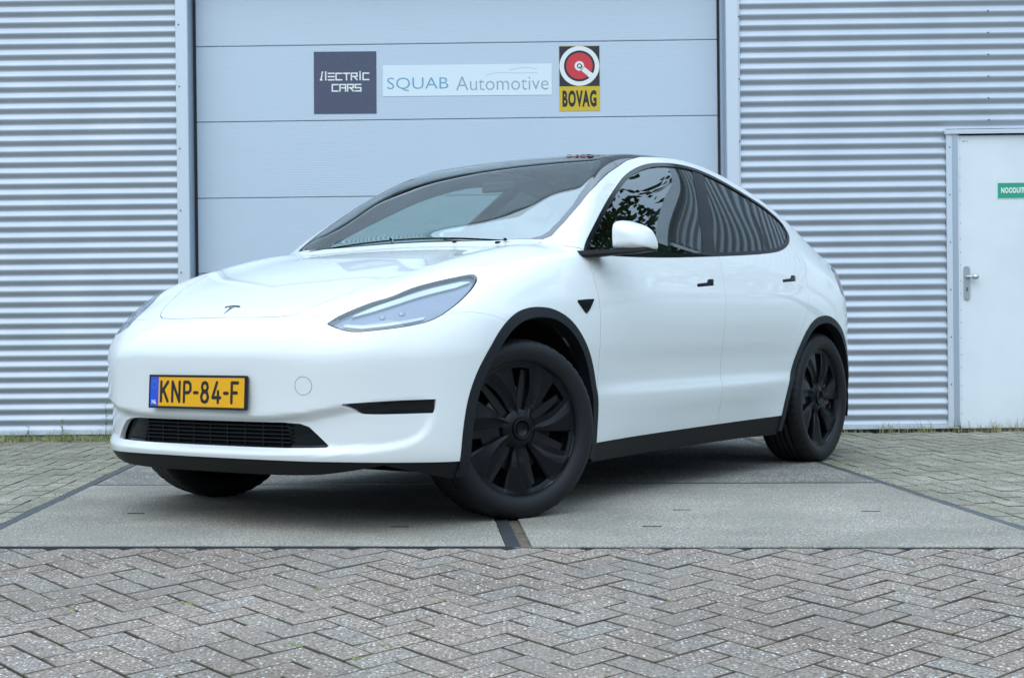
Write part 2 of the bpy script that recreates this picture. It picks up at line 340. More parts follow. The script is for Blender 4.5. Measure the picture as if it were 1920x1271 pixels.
fit_text('lettering','NOODUITGANG',M_swh2,s4,-.156,.104,-.018,.023,-.0026,bold=.045,spacing=1.12)
m=MB(); 
for a in ((-.183,.183,.0535,.057),(-.183,.183,-.057,-.0535),(-.183,-.1795,-.057,.057),(.1795,.183,-.057,.057)): m.box(a[0],a[1],-.0026,-.0018,a[2],a[3])
m.build('border',M_swh2,s4)

# ================================================================ GROUND
def paver_mat(name,c1,c2,c3,speck,dirt,moss):
    m=mat(name,c1,.86); n,l,b=nodes(m); b.inputs['Specular IOR Level'].default_value=.35
    tc=n.new('ShaderNodeTexCoord'); geo=n.new('ShaderNodeNewGeometry'); oi=n.new('ShaderNodeObjectInfo')
    pos=geo.outputs['Position']
    ad=n.new('ShaderNodeMath'); ad.operation='ADD'; l.new(geo.outputs['Random Per Island'],ad.inputs[0]); l.new(oi.outputs['Random'],ad.inputs[1])
    fr=n.new('ShaderNodeMath'); fr.operation='FRACT'; l.new(ad.outputs[0],fr.inputs[0])
    r=n.new('ShaderNodeValToRGB'); r.color_ramp.elements[0].color=(*c1,1); r.color_ramp.elements[1].color=(*c2,1); e=r.color_ramp.elements.new(.62); e.color=(*c3,1); l.new(fr.outputs[0],r.inputs[0])
    # cement grain
    ng=n.new('ShaderNodeTexNoise'); ng.inputs['Scale'].default_value=120.; ng.inputs['Detail'].default_value=5; l.new(pos,ng.inputs['Vector'])
    mg=n.new('ShaderNodeMix'); mg.data_type='RGBA'; mg.blend_type='MULTIPLY'; mg.inputs['Factor'].default_value=.75
    rg=n.new('ShaderNodeValToRGB'); rg.color_ramp.elements[0].position=.36; rg.color_ramp.elements[0].color=(.25,.25,.25,1); rg.color_ramp.elements[1].position=.64; rg.color_ramp.elements[1].color=(1.6,1.6,1.6,1)
    l.new(ng.outputs['Fac'],rg.inputs[0]); l.new(r.outputs[0],mg.inputs[6]); l.new(rg.outputs[0],mg.inputs[7]); col=mg.outputs[2]
    # old stains
    n7=n.new('ShaderNodeTexNoise'); n7.inputs['Scale'].default_value=.9; n7.inputs['Detail'].default_value=9; n7.inputs['Roughness'].default_value=.65; l.new(pos,n7.inputs['Vector'])
    r7=n.new('ShaderNodeValToRGB'); r7.color_ramp.elements[0].position=.35; r7.color_ramp.elements[0].color=(.70,.69,.67,1); r7.color_ramp.elements[1].position=.62; r7.color_ramp.elements[1].color=(1.08,1.08,1.06,1); l.new(n7.outputs['Fac'],r7.inputs[0])
    m7=n.new('ShaderNodeMix'); m7.data_type='RGBA'; m7.blend_type='MULTIPLY'; m7.inputs['Factor'].default_value=1.; l.new(col,m7.inputs[6]); l.new(r7.outputs[0],m7.inputs[7]); col=m7.outputs[2]
    # pale aggregate stones
    for sc,thr,colr in ((speck[0],speck[1],speck[2]),(speck[0]*1.9,speck[1]*.9,speck[3])):
        v=n.new('ShaderNodeTexVoronoi'); v.inputs['Scale'].default_value=sc; l.new(pos,v.inputs['Vector'])
        lt=n.new('ShaderNodeMath'); lt.operation='LESS_THAN'; l.new(v.outputs['Distance'],lt.inputs[0])
        sp=n.new('ShaderNodeSeparateColor'); l.new(v.outputs['Color'],sp.inputs[0])
        ml=n.new('ShaderNodeMath'); ml.operation='MULTIPLY'; l.new(sp.outputs[0],ml.inputs[0]); ml.inputs[1].default_value=thr; l.new(ml.outputs[0],lt.inputs[1])
        mm=n.new('ShaderNodeMix'); mm.data_type='RGBA'; mm.inputs[7].default_value=(*colr,1); l.new(lt.outputs[0],mm.inputs['Factor']); l.new(col,mm.inputs[6]); col=mm.outputs[2]
    # broad dirt and moss
    nd=n.new('ShaderNodeTexNoise'); nd.inputs['Scale'].default_value=2.4; nd.inputs['Detail'].default_value=6; l.new(pos,nd.inputs['Vector'])
    rd=n.new('ShaderNodeValToRGB'); rd.color_ramp.elements[0].position=.42; rd.color_ramp.elements[0].color=(0,0,0,1); rd.color_ramp.elements[1].position=.72; rd.color_ramp.elements[1].color=(.55,.55,.55,1); l.new(nd.outputs['Fac'],rd.inputs[0])
    md=n.new('ShaderNodeMix'); md.data_type='RGBA'; md.inputs[7].default_value=(*dirt,1); l.new(rd.outputs[0],md.inputs['Factor']); l.new(col,md.inputs[6]); col=md.outputs[2]
    nm=n.new('ShaderNodeTexNoise'); nm.inputs['Scale'].default_value=7.; nm.inputs['Detail'].default_value=8; nm.inputs['Roughness'].default_value=.7; l.new(pos,nm.inputs['Vector'])
    rm=n.new('ShaderNodeValToRGB'); rm.color_ramp.elements[0].position=1-moss; rm.color_ramp.elements[0].color=(0,0,0,1); rm.color_ramp.elements[1].position=1-moss+.12; rm.color_ramp.elements[1].color=(.7,.7,.7,1); l.new(nm.outputs['Fac'],rm.inputs[0])
    mo=n.new('ShaderNodeMix'); mo.data_type='RGBA'; mo.inputs[7].default_value=(.13,.16,.045,1); l.new(rm.outputs[0],mo.inputs['Factor']); l.new(col,mo.inputs[6])
    l.new(mo.outputs[2],b.inputs['Base Color'])
    bm_=n.new('ShaderNodeBump'); bm_.inputs['Strength'].default_value=.55; bm_.inputs['Distance'].default_value=.0022; l.new(ng.outputs['Fac'],bm_.inputs['Height']); l.new(bm_.outputs[0],b.inputs['Normal'])
    return m
M_pav=paver_mat('worn pink-grey paver',(.258,.203,.172),(.258,.227,.203),(.268,.215,.181),(72,.33,(.60,.59,.55),(.15,.135,.12)),(.20,.185,.16),.345)
M_pav2=paver_mat('weathered yard paver',(.27,.25,.20),(.34,.32,.265),(.29,.272,.22),(60,.32,(.54,.55,.49),(.44,.45,.40)),(.15,.145,.105),.45)
M_conc=paver_mat('exposed concrete slab',(.315,.290,.250),(.315,.290,.250),(.315,.290,.250),(62,.32,(.47,.47,.43),(.16,.155,.135)),(.20,.195,.165),.32)
M_conc2=paver_mat('coarse concrete slab',(.23,.22,.195),(.23,.22,.195),(.23,.22,.195),(60,.45,(.50,.49,.46),(.13,.125,.115)),(.13,.125,.11),.30)
M_sand=mat('joint sand',(.012,.012,.010),.95,noise=(6,5,(.035,.042,.016),.5,.7),bump=(200,.6,.004))
M_steel=mat('weathered steel edging',(.075,.082,.095),.45,.5,noise=(9,5,(.11,.095,.085),.5,.75))
M_rust=mat('rusty dirt channel',(.13,.10,.075),.9,noise=(14,5,(.06,.045,.04),.4,.7),bump=(120,.5,.006))
M_sand2=mat('distant ground',(.24,.23,.21),.95,noise=(.5,5,(.12,.15,.08),.45,.6))
m=MB(); m.add([(x,y,z) for y,z in ((-400,-.215),(2.7,-.215),(5.1,-.032),(400,-.032)) for x in (-400,400)],[(0,1,3,2),(2,3,5,4),(4,5,7,6)]); m.build('ground',M_sand2,fix=False,kind='structure')
# yard paving: frame "paving" holds the pavers
pv=empty('pavement',(0,0,0),0,kind='structure')
m=MB(); m.add([(x,yy+(-.074*x if 0<k<3 else 0),z) for k,(yy,z) in enumerate(((-9,-.187),(2.979,-.187),(5.179,-.011),(10.93,-.011))) for x in (-6,6)],[(0,1,3,2),(2,3,5,4),(4,5,7,6)]); m.build('joint_sand',M_sand,pv,fix=False)
BL,BW,GAP=.1838,.0897,.0044
FS=-.0740; ES=-.062                       # slope of the slab's front edge, lean of its sides
SL=.08
def zf(x,y):
    """the block paving falls away from the slab towards the viewer"""
    return -SL*max(0.,min(2.2,5.179+FS*x-y))
def slab_xy(u,v): return (u+ES*(v-5.18), v+FS*u)      # u across, v into the picture
def clip_poly(P,a,b,c):
    """keep a*x+b*y<=c"""
    out=[]
    for i in range(len(P)):
        p,q_=P[i],P[(i+1)%len(P)]; dp=a*p[0]+b*p[1]-c; dq=a*q_[0]+b*q_[1]-c
        if dp<=0: out.append(p)
        if (dp<0<dq) or (dq<0<dp): t=dp/(dp-dq); out.append((p[0]+(q_[0]-p[0])*t,p[1]+(q_[1]-p[1])*t))
    return out
def piece(P,H=.03,ch=.0024,dz=0.,tilt=(0,0),jit=.0020):
    """solid paver from a convex outline: chamfered top, straight sides"""
    n=len(P); cx=sum(p[0] for p in P)/n; cy=sum(p[1] for p in P)/n; J=lambda s:(random.random()-.5)*2*s
    P=[(x+J(jit),y+J(jit)) for x,y in P]; top=[]
    for i in range(n):
        x,y=P[i]; d=math.hypot(cx-x,cy-y); f=min(.45,ch*1.35/max(d,1e-6)); top.append((x+(cx-x)*f,y+(cy-y)*f))
    z=lambda x,y,b:b+dz+tilt[0]*(x-cx)+tilt[1]*(y-cy)
    vs=[(x,y,z(x,y,0)) for x,y in top]+[(x,y,z(x,y,-ch*.85)) for x,y in P]+[(x,y,-H) for x,y in P]
    fs=[tuple(range(n))]+[(n+i,n+(i+1)%n,(i+1)%n,i) for i in range(n)]+[(2*n+i,2*n+(i+1)%n,n+(i+1)%n,n+i) for i in range(n)]
    return vs,fs
def rect(cx,cy,L,W,an):
    c,s=math.cos(an),math.sin(an); return [(cx+a*c-b*s,cy+a*s+b*c) for a,b in ((-L/2,-W/2),(L/2,-W/2),(L/2,W/2),(-L/2,W/2))]
M_joint=mat('soil-stained paver edge',(.098,.080,.064),.95,noise=(9,5,(.060,.066,.030),.5,.68))
def dirty(me):
    """the edges and sides of a paver are stained by the soil in the joint"""
    me.materials.append(M_joint)
    me.polygons.foreach_set('material_index',(np.array([p.normal.z for p in me.polygons])<.97).astype(np.int32))
def drop_(vf): return [(x,y,z+zf(x,y)) for x,y,z in vf[0]],vf[1]
slots=[]      # (outline, whole?, (x,y,angle), region)
U=(BL+GAP)/2; R0=math.atan(FS)
for i in range(-84,84):
    for j in range(-84,84):
        k=(i-j)%4
        if k==0: a,b_,an=(i+1)*U,(j+.5)*U,0.
        elif k==3: a,b_,an=(i+.5)*U,(j+1)*U,math.pi/2
        else: continue
        t=math.pi/4+R0; x=a*math.cos(t)-b_*math.sin(t)+.03; y=a*math.sin(t)+b_*math.cos(t)+2.2
        if y<-3.2 or abs(x)>5.2 or y>6: continue
        P=rect(x,y,BL,BW,an+t); Q=clip_poly(P,-FS,1.,5.179-.016)
        if len(Q)<3: continue
        ar=abs(sum(Q[q_][0]*Q[(q_+1)%len(Q)][1]-Q[(q_+1)%len(Q)][0]*Q[q_][1] for q_ in range(len(Q))))/2
        if ar<.0006: continue
        slots.append((Q,ar>BL*BW*.995,(x,y,an+t),'front'))
def yard(side):
    # long joints run away from the viewer, beside the slab
    r=0; u0=1.905 if side>0 else -1.985
    t=math.atan2(1.,ES)
    while r<42:
        u=u0+side*(r+.5)*(BW+GAP); v=5.19-(.0 if r%2 else U)-(0.02*(r%3))
        while v<10.72:
            x,y=slab_xy(u,v+BL/2); P=rect(x,y,BL,BW,t); Q=clip_poly(P,-WS,1.,WY0-.012); Q=clip_poly(Q,FS,-1.,-(5.179-.010)) if Q else Q
            if len(Q)>=3:
                ar=abs(sum(Q[q_][0]*Q[(q_+1)%len(Q)][1]-Q[(q_+1)%len(Q)][0]*Q[q_][1] for q_ in range(len(Q))))/2
                if ar>.001: slots.append((Q,ar>BL*BW*.995,(x,y,t),'yard'))
            v+=BL+GAP
        r+=1
yard(1); yard(-1)
def seen(x,y,z=0.):
    p=cam.matrix_world.inverted()@Vector((x,y,z))
    if p.z>=-.2: return 0.
    u=p.x/-p.z*2844.96; v=p.y/-p.z*2844.96
    return 1./(p.z*p.z) if abs(u)<985 and abs(v)<660 else 0.
order=sorted([(seen(s_[2][0],s_[2][1],zf(s_[2][0],s_[2][1])),i) for i,s_ in enumerate(slots)],reverse=True)
near=set(i for w,i in order[:296] if w>0)
protos=[]
for k in range(14):
    vs,fs=piece(rect(0,0,BL,BW,0),tilt=((random.random()-.5)*.012,(random.random()-.5)*.02))
    me=bpy.data.meshes.new('paver'); me.from_pydata(vs,[],fs); me.materials.append(M_pav if k<7 else M_pav2); dirty(me); protos.append(me)
for i in sorted(near):
    Q,whole,(x,y,an),reg=slots[i]
    dz=(random.random()-.5)*.0030
    if whole:
        o=bpy.data.objects.new('paver',protos[i%7+(0 if reg=='front' else 7)]); o.location=(x+(random.random()-.5)*.003,y+(random.random()-.5)*.003,dz+zf(x,y)); o.rotation_euler=(Matrix.Rotation(math.atan(SL) if reg=='front' and zf(x,y)>-SL*2.2 else 0.,3,'X')@Matrix.Rotation(an+(random.random()-.5)*.030+(math.pi if random.random()<.5 else 0),3,'Z')).to_euler(); link(o,pv)
    else:
        m=MB(); m.add(*drop_(piece(Q,dz=dz))); dirty(m.build('paver',M_pav if reg=='front' else M_pav2,pv,fix=False).data)
for reg,mt in (('front',M_pav),('yard',M_pav2)):
    m=MB()
    for i,(Q,whole,c_,r_) in enumerate(slots):
        if r_!=reg or i in near: continue
        m.add(*drop_(piece(Q,dz=(random.random()-.5)*.0035,tilt=((random.random()-.5)*.012,(random.random()-.5)*.012))))
    dirty(m.build('paver',mt,pv,fix=False,kind='stuff').data)
# ---- concrete slabs with steel edges (one broad crossing in front of the door)
ca=empty('concrete_crossing',(0,0,0),0,kind='structure')
def quad(name,u0,u1,v0,v1,z,m,par=ca,sub=1,edge=0.):
    """slab piece with slightly ragged edges"""
    P=[]
    def side(a,b_):
        n=max(1,int(math.dist(a,b_)/.045)) if edge else 1
        for k in range(n):
            t=k/n; x=a[0]+(b_[0]-a[0])*t; y=a[1]+(b_[1]-a[1])*t
            if k and edge: x+=(random.random()-.5)*edge; y+=(random.random()-.5)*edge
            P.append((x,y))
    c=[(u0,v0),(u1,v0),(u1,v1),(u0,v1)]
    for k in range(4): side(c[k],c[(k+1)%4])
    W=[slab_xy(*p) for p in P]; n=len(W); ch=.004
    cx=sum(w[0] for w in W)/n; cy=sum(w[1] for w in W)/n
    vs=[(x+(cx-x)*.0015,y+(cy-y)*.0015,z) for x,y in W]+[(x,y,z-ch) for x,y in W]+[(x,y,-.03) for x,y in W]
    fs=[tuple(range(n))]+[(n+i,n+(i+1)%n,(i+1)%n,i) for i in range(n)]+[(2*n+i,2*n+(i+1)%n,n+(i+1)%n,n+i) for i in range(n)]
    mm=MB(); mm.add(vs,fs); return mm.build(name,m,par,fix=False)
VB=7.325; VE=10.62
quad('concrete_slab',-1.935,-.028,5.195,VB-.02,.001,M_conc,edge=.004)
quad('concrete_slab',.063,1.862,5.195,VB-.02,.0015,M_conc,edge=.004)
quad('concrete_slab',-1.93,-.06,VB+.02,8.88,.001,M_conc2,edge=.004); quad('concrete_slab',-.04,1.86,VB+.02,8.88,.002,M_conc2,edge=.004)
quad('concrete_slab',-1.93,1.86,8.91,VE-.0,.000,M_conc2)
m_=[('steel_edge',-1.948,-.002,5.179,5.191,.003),('steel_edge',.058,1.88,5.179,5.190,-.001),('steel_edge',-.0255,.023,5.192,VB-.02,.000),
('steel_edge',-1.982,-1.938,5.20,VE,.0005),('steel_edge',1.864,1.902,5.20,VE,.0005),('steel_edge',-1.93,-.09,VB-.014,VB+.004,.002),('steel_edge',.02,1.865,VB-.016,VB+.010,.003)]
for nme,u0,u1,v0,v1,z in m_: quad(nme,u0,u1,v0,v1,z,M_steel)
quad('dirt_channel',.0235,.0625,5.18,VB-.02,-.006,M_rust)
# short slots cast in the slabs for the lifting irons
for (u,v) in ((-1.50,6.15),(.33+.42,6.24),(1.49,6.18),(-.40,5.72),(.55,5.72)):
    quad('lifting_slot',u-.036,u+.036,v-.006,v+.006,.0032,M_rubber)
# ---- moss tufts, grass and weeds
M_moss=mat('moss',(.22,.25,.07),.95,noise=(60,3,(.13,.17,.05),.3,.7),bump=(300,.8,.004))
M_grass=mat('fresh grass',(.17,.27,.07),.6,noise=(20,2,(.17,.23,.06),.3,.7)); M_straw=mat('dry grass',(.44,.38,.20),.7,noise=(20,2,(.24,.24,.08),.3,.7))
def mound(m,x,y,r,h,z0=0.):
    n=7; vs=[(x,y,z0+h)]; 
    for ring,(fr,fh) in enumerate(((.55,.75),(1.,0.))):
        for k in range(n): a=2*math.pi*k/n; q_=r*fr*(.7+.6*random.random()); vs.append((x+q_*math.cos(a),y+q_*math.sin(a),z0+h*fh-(.004 if ring else 0)))
    fs=[(0,1+k,1+(k+1)%n) for k in range(n)]+[(1+k,8+k,8+(k+1)%n,1+(k+1)%n) for k in range(n)]; m.add(vs,fs,True)
m=MB()
for _ in range(150):        # moss in the joints of the herringbone
    s_=random.choice(slots); 
    if not seen(s_[2][0],s_[2][1]): continue
    Q=s_[0]; k=random.randrange(len(Q)); a,b_=Q[k],Q[(k+1)%len(Q)]; t=random.random(); 
    for q_ in range(random.randint(2,6)):
        tt=t+.06*q_; mound(m,a[0]+(b_[0]-a[0])*tt,a[1]+(b_[1]-a[1])*tt,.004+.006*random.random(),.003,-.002+zf(a[0]+(b_[0]-a[0])*tt,a[1]+(b_[1]-a[1])*tt))
for (x,y) in ((-.60,4.06),(-.41,3.93),(-.97,4.51),(-.60,4.66),(.45,4.43),(-.34,4.04)):
    for q_ in range(9): mound(m,x+random.gauss(0,.012),y+random.gauss(0,.010),.006,.003,-.001+zf(x,y))
for side,u in ((-1,-1.99),(1,1.905)):
    for _ in range(420):
        v=5.3+5.2*random.random()**.7; x,y=slab_xy(u+side*(BW+GAP)*int(random.random()**1.6*14)+random.gauss(0,.004),v); mound(m,x,y,.005+.014*random.random()**2,.004,-.003)
m.build('moss',M_moss,fix=False,kind='stuff')
def blade(m,x,y,h,lean,az,w=.003,z0=-.004):
    vs=[];n=4; dx,dy=math.cos(az),math.sin(az)
    for k in range(n+1):
        t=k/n; o=lean*t*t; zz=z0+h*t*(1-.25*t*lean/max(h,1e-3)*.5); ww=w*(1-t)**.6/2
        vs+=[(x+dx*o-dy*ww,y+dy*o+dx*ww,zz),(x+dx*o+dy*ww,y+dy*o-dx*ww,zz)]
    m.add(vs,[(2*k,2*k+1,2*k+3,2*k+2) for k in range(n)],True)
def wall_y(x): return WY0+WS*x
mg,ms=MB(),MB()
def tuft(x,y,n,h,green,spread=.05):
    for _ in range(n):
        a=random.random()*2*math.pi; blade(mg if random.random()<green else ms,x+random.gauss(0,spread),y+random.gauss(0,spread*.35),h*(.4+.8*random.random()),h*(.2+.8*random.random()),a,.0025+.002*random.random())
random.seed(11)
for _ in range(330):       # left wall foot, a continuous green fringe
    x=-3.9+1.85*random.random(); tuft(x,wall_y(x)-.03-.22*random.random()**1.5,14,.026+.07*random.random()**3,.5,.04)
for _ in range(60):
    x=-7+3.1*random.random(); tuft(x,wall_y(x)-.06,10,.06,.5,.05)
for _ in range(34):        # right wall foot, sparse and dry
    x=2.0+1.9*random.random(); tuft(x,wall_y(x)-.05-.07*random.random(),9,.045+.05*random.random(),.12,.035)
for x in (2.62,2.86,3.10,3.36,3.52): tuft(x,wall_y(x)-.06,26,.11,.08,.045)
for _ in range(40):
    x=4+4.5*random.random(); tuft(x,wall_y(x)-.06,9,.06,.2,.05)
for _ in range(46):
    v=6.5+4*random.random(); s_=random.choice((-1,1)); x,y=slab_xy((-2.0 if s_<0 else 1.92)+random.gauss(0,.02),v); tuft(x,y,5,.018,.8,.02)
mg.build('grass',M_grass,fix=False,kind='stuff'); ms.build('dry_grass',M_straw,fix=False,kind='stuff')
M_weed=mat('weed leaf',(.075,.17,.04),.55)
def weed(x,h,label,nl=9,seed=1):
    random.seed(seed); y=wall_y(x)-.07; e=empty('weed',(x,y,-.004),0,label=label,cat='weed',group='weeds along the wall foot')
    st=[(0,0,0),(.010,-.004,h*.4),(.004,.004,h*.75),(.016,0,h)]
    MB().tube(st,[.0022,.002,.0015,.0008],5).build('stem',M_weed,e)
    for k in range(nl):
        t=.25+.72*k/nl; az=k*2.4+random.random(); L=.030+.035*(1-t)*1.2; m=MB(); bx,by,bz=.008*t,0,h*t; dx,dy=math.cos(az),math.sin(az); vs=[]
        for q_ in range(5):
            u=q_/4; w=.0065*math.sin(math.pi*min(.98,u+.06))+.0006; z=bz+L*u*.75-L*u*u*.5
            vs+=[(bx+dx*L*u-dy*w,by+dy*L*u+dx*w,z),(bx+dx*L*u+dy*w,by+dy*L*u-dx*w,z)]
        m.add(vs,[(2*q_,2*q_+1,2*q_+3,2*q_+2) for q_ in range(4)],True); m.build('leaf',M_weed,e,fix=False)
weed(-2.862,.30,'tallest weed, thin and leafy, at the wall foot beside the front of the car',12,3)
weed(-3.17,.16,'small sprawling green weed at the left wall foot, midway between picture edge and car',8,5)
weed(-3.41,.11,'short green weed at the left wall foot, closest to the left edge of the photo',7,9)
# ---- trees beyond the right end of the warehouse (seen mirrored in the car's glass)
M_bark=mat('bark',(.09,.07,.055),.9,bump=(12,.8,.05)); M_leaf=mat('tree leaves',(.045,.085,.025),.6,noise=(1.5,3,(.075,.12,.035),.3,.7))
def tree(x,y,h,label,seed):
    random.seed(seed); r=np.random.default_rng(seed); e=empty('tree',(x,y,0),0,label=label,cat='tree',group='trees beyond the warehouse')
    m=MB(); m.tube([(0,0,-.1),(.05,.02,h*.3),(-.05,.1,h*.6),(.1,0,h*.92)],[h*.022,h*.017,h*.010,.02],9)
    tips=[]
    for k in range(13):
        t=.28+.6*k/13; a=k*2.4; L=h*.30*(1.1-t*.6); p0=Vector((0,.05,h*t)); p1=p0+Vector((math.cos(a)*L*.6,math.sin(a)*L*.6,L*.35)); p2=p0+Vector((math.cos(a)*L,math.sin(a)*L,L*.45))
        m.tube([p0,p1,p2],[h*.008,h*.004,.012],6); tips+=[p1,p2,(p1+p2)/2,p2+Vector((0,0,L*.2)),p1+Vector((0,0,L*.3))]
    tips.append(Vector((.1,0,h*.95))); m.build('trunk',M_bark,e)
    V=[];Fc=[]
    for p in tips:
        n_=230; C=r.normal(0,1,(n_,3))*np.array([.058,.058,.045])*h+np.array(p)
        for c in C:
            a,b_=r.random()*6.28,r.random()*3; u=np.array([math.cos(a),math.sin(a),.3*math.sin(b_)]); w=np.cross(u,[math.sin(b_),.3,1]); w/=np.linalg.norm(w)+1e-6; s_=.07+.07*r.random(); i=len(V)
            V+=[c-u*s_,c+w*s_*.45,c+u*s_,c-w*s_*.45]; Fc.append((i,i+1,i+2,i+3))
    m=MB(); m.add(V,Fc); m.build('crown',M_leaf,e,fix=False)
tree(13.0,15.9,12.4,'leafy tree nearest the right end of the warehouse, mirrored in the front side window',4)
tree(22.,14.0,11.,'taller leafy tree farther right beyond the warehouse end',8)
tree(17.5,6.5,8.5,'broad leafy tree right of the yard, in front of the warehouse line',12)

# unseen ring of foliage, added to darken the low horizon in the car's reflections
r_=np.random.default_rng(3); n_=9000; az=np.radians(r_.uniform(-215,24,n_)); az=np.where(r_.random(n_)<.0,az,az)
rad=40+r_.normal(0,1.6,n_); top=5.2+1.3*np.sin(az*7.3)+.8*np.sin(az*17.1+1)+.5*np.sin(az*41); zz=top*r_.random(n_)**.8
C=np.stack([rad*np.cos(az),5+rad*np.sin(az),zz],1); u=r_.normal(0,1,(n_,3)); u/=np.linalg.norm(u,axis=1,keepdims=True); w=np.cross(u,r_.normal(0,1,(n_,3))); w/=np.linalg.norm(w,axis=1,keepdims=True); sz=(.35+.45*r_.random((n_,1)))
V=np.stack([C-u*sz,C+w*sz*.7,C+u*sz,C-w*sz*.7],1).reshape(-1,3); m=MB(); m.add(V.tolist(),[(4*i,4*i+1,4*i+2,4*i+3) for i in range(n_)]); m.build('added_treeline',M_leaf,fix=False,kind='stuff')

# ------------------------------------------------------------------ smooth curve helpers
def _pchip(xk, yk, x):
    xk=np.asarray(xk,float); yk=np.asarray(yk,float); x=np.asarray(x,float)
    if xk[0]>xk[-1]: xk=xk[::-1]; yk=yk[::-1]
    h=np.diff(xk); d=np.diff(yk)/h
    m=np.zeros(len(xk))
    for i in range(1,len(xk)-1):
        if d[i-1]*d[i]>0:
            w1=2*h[i]+h[i-1]; w2=h[i]+2*h[i-1]
            m[i]=(w1+w2)/(w1/d[i-1]+w2/d[i])
    m[0]=d[0]; m[-1]=d[-1]
    xc=np.clip(x,xk[0],xk[-1])
    i=np.clip(np.searchsorted(xk,xc)-1,0,len(h)-1)
    t=(xc-xk[i])/h[i]
    r=(2*t**3-3*t**2+1)*yk[i]+(t**3-2*t**2+t)*h[i]*m[i]+(-2*t**3+3*t**2)*yk[i+1]+(t**3-t**2)*h[i]*m[i+1]
    r=r+np.where(x<xk[0],(x-xk[0])*m[0],0)+np.where(x>xk[-1],(x-xk[-1])*m[-1],0)
    return r
def _gauss(a,s,axis):
    if s<=0: return a
    n=int(3*s)+1; k=np.exp(-.5*(np.arange(-n,n+1)/s)**2); k/=k.sum()
    a=np.moveaxis(a,axis,0)
    # odd reflection keeps end slopes
    lo=2*a[:1]-a[1:n+1][::-1]; hi=2*a[-1:]-a[-n-1:-1][::-1]
    b=np.concatenate([lo,a,hi],0); o=np.zeros_like(a)
    for j,w in enumerate(k): o+=w*b[j:j+len(a)]
    return np.moveaxis(o,0,axis)
class Curve:
    def __init__(s,xk,yk,sig=0.,step=.005,pad=.4):
        lo,hi=min(xk)-pad,max(xk)+pad
        s.lo=lo; s.st=step; s.x=np.arange(lo,hi,step); s.y=_gauss(_pchip(xk,yk,s.x),sig/step,0)
    def __call__(s,x):
        t=np.clip((np.asarray(x)-s.lo)/s.st,1,len(s.x)-3); i=t.astype(int); f=t-i; y=s.y
        a,b,c,d=y[i-1],y[i],y[i+1],y[i+2]
        return b+.5*f*(c-a+f*(2*a-5*b+4*c-d+f*(3*(b-c)+d-a)))
class Grid2:
    def __init__(s,xs,zs,T,sx,sz,st=.01,xlo=-4.3,xhi=1.3,zlo=0.,zhi=1.8):
        T=np.asarray(T,float)
        s.xlo,s.zlo,s.st=xlo,zlo,st
        X=np.arange(xlo,xhi,st); Z=np.arange(zlo,zhi,st)
        A=np.stack([_pchip(zs,row,Z) for row in T])          # stations x Z
        o=np.argsort(xs); xs=np.asarray(xs)[o]; A=A[o]
        B=np.stack([_pchip(xs,A[:,j],X) for j in range(len(Z))],1)
        s.A=_gauss(_gauss(B,sx/st,0),sz/st,1)
    def __call__(s,x,z):
        n,m=s.A.shape
        u=np.clip((x-s.xlo)/s.st,1,n-3); v=np.clip((z-s.zlo)/s.st,1,m-3)
        i=u.astype(int); j=v.astype(int); f=u-i; g=v-j
        def w(f): return (-.5*f+f*f-.5*f**3, 1-2.5*f*f+1.5*f**3, .5*f+2*f*f-1.5*f**3, -.5*f*f+.5*f**3)
        wf=w(f); wg=w(g); r=0
        for a in range(4):
            for b in range(4): r=r+wf[a]*wg[b]*s.A[i+a-1,j+b-1]
        return r
def smax(a,b,k):
    h=np.maximum(k-np.abs(a-b),0)/k
    return np.maximum(a,b)+h*h*h*k/6.
def sstep(a,b,x):
    t=np.clip((x-a)/(b-a),0,1); return t*t*(3-2*t)
def poly_sd(P,x,y):
    """signed distance (negative inside) from points to closed polygon P"""
    P=np.asarray(P,float); x=np.asarray(x,float); y=np.asarray(y,float)
    d=np.full(x.shape,1e9); ins=np.zeros(x.shape,bool)
    for i in range(len(P)):
        ax,ay=P[i]; bx,by=P[(i+1)%len(P)]
        ex,ey=bx-ax,by-ay; L=ex*ex+ey*ey
        if L<1e-14: continue
        t=np.clip(((x-ax)*ex+(y-ay)*ey)/L,0,1)
        d=np.minimum(d,(x-ax-t*ex)**2+(y-ay-t*ey)**2)
        if ay!=by:
            c=((ay>y)!=(by>y))&(x<(bx-ax)*(y-ay)/(by-ay)+ax)
            ins^=c
    d=np.sqrt(d); return np.where(ins,-d,d)
def spline_closed(P,n=8,corners=()):
    """Catmull-Rom through closed control polygon; indices in corners stay sharp"""
    P=np.asarray(P,float); N=len(P); out=[]
    for i in range(N):
        a,b,c,d=P[(i-1)%N],P[i],P[(i+1)%N],P[(i+2)%N]
        if i in corners: a=2*b-c
        if (i+1)%N in corners: d=2*c-b
        L1=max(np.linalg.norm(b-a),1e-6)**.5;L2=max(np.linalg.norm(c-b),1e-6)**.5;L3=max(np.linalg.norm(d-c),1e-6)**.5
        m1=(c-b)+L2*((b-a)/L1-(c-a)/(L1+L2)) ; m2=(c-b)+L2*((d-c)/L3-(d-b)/(L2+L3))
        for k in range(n):
            t=k/n; out.append((2*t**3-3*t**2+1)*b+(t**3-2*t**2+t)*m1+(-2*t**3+3*t**2)*c+(t**3-t**2)*m2)
    return np.array(out)
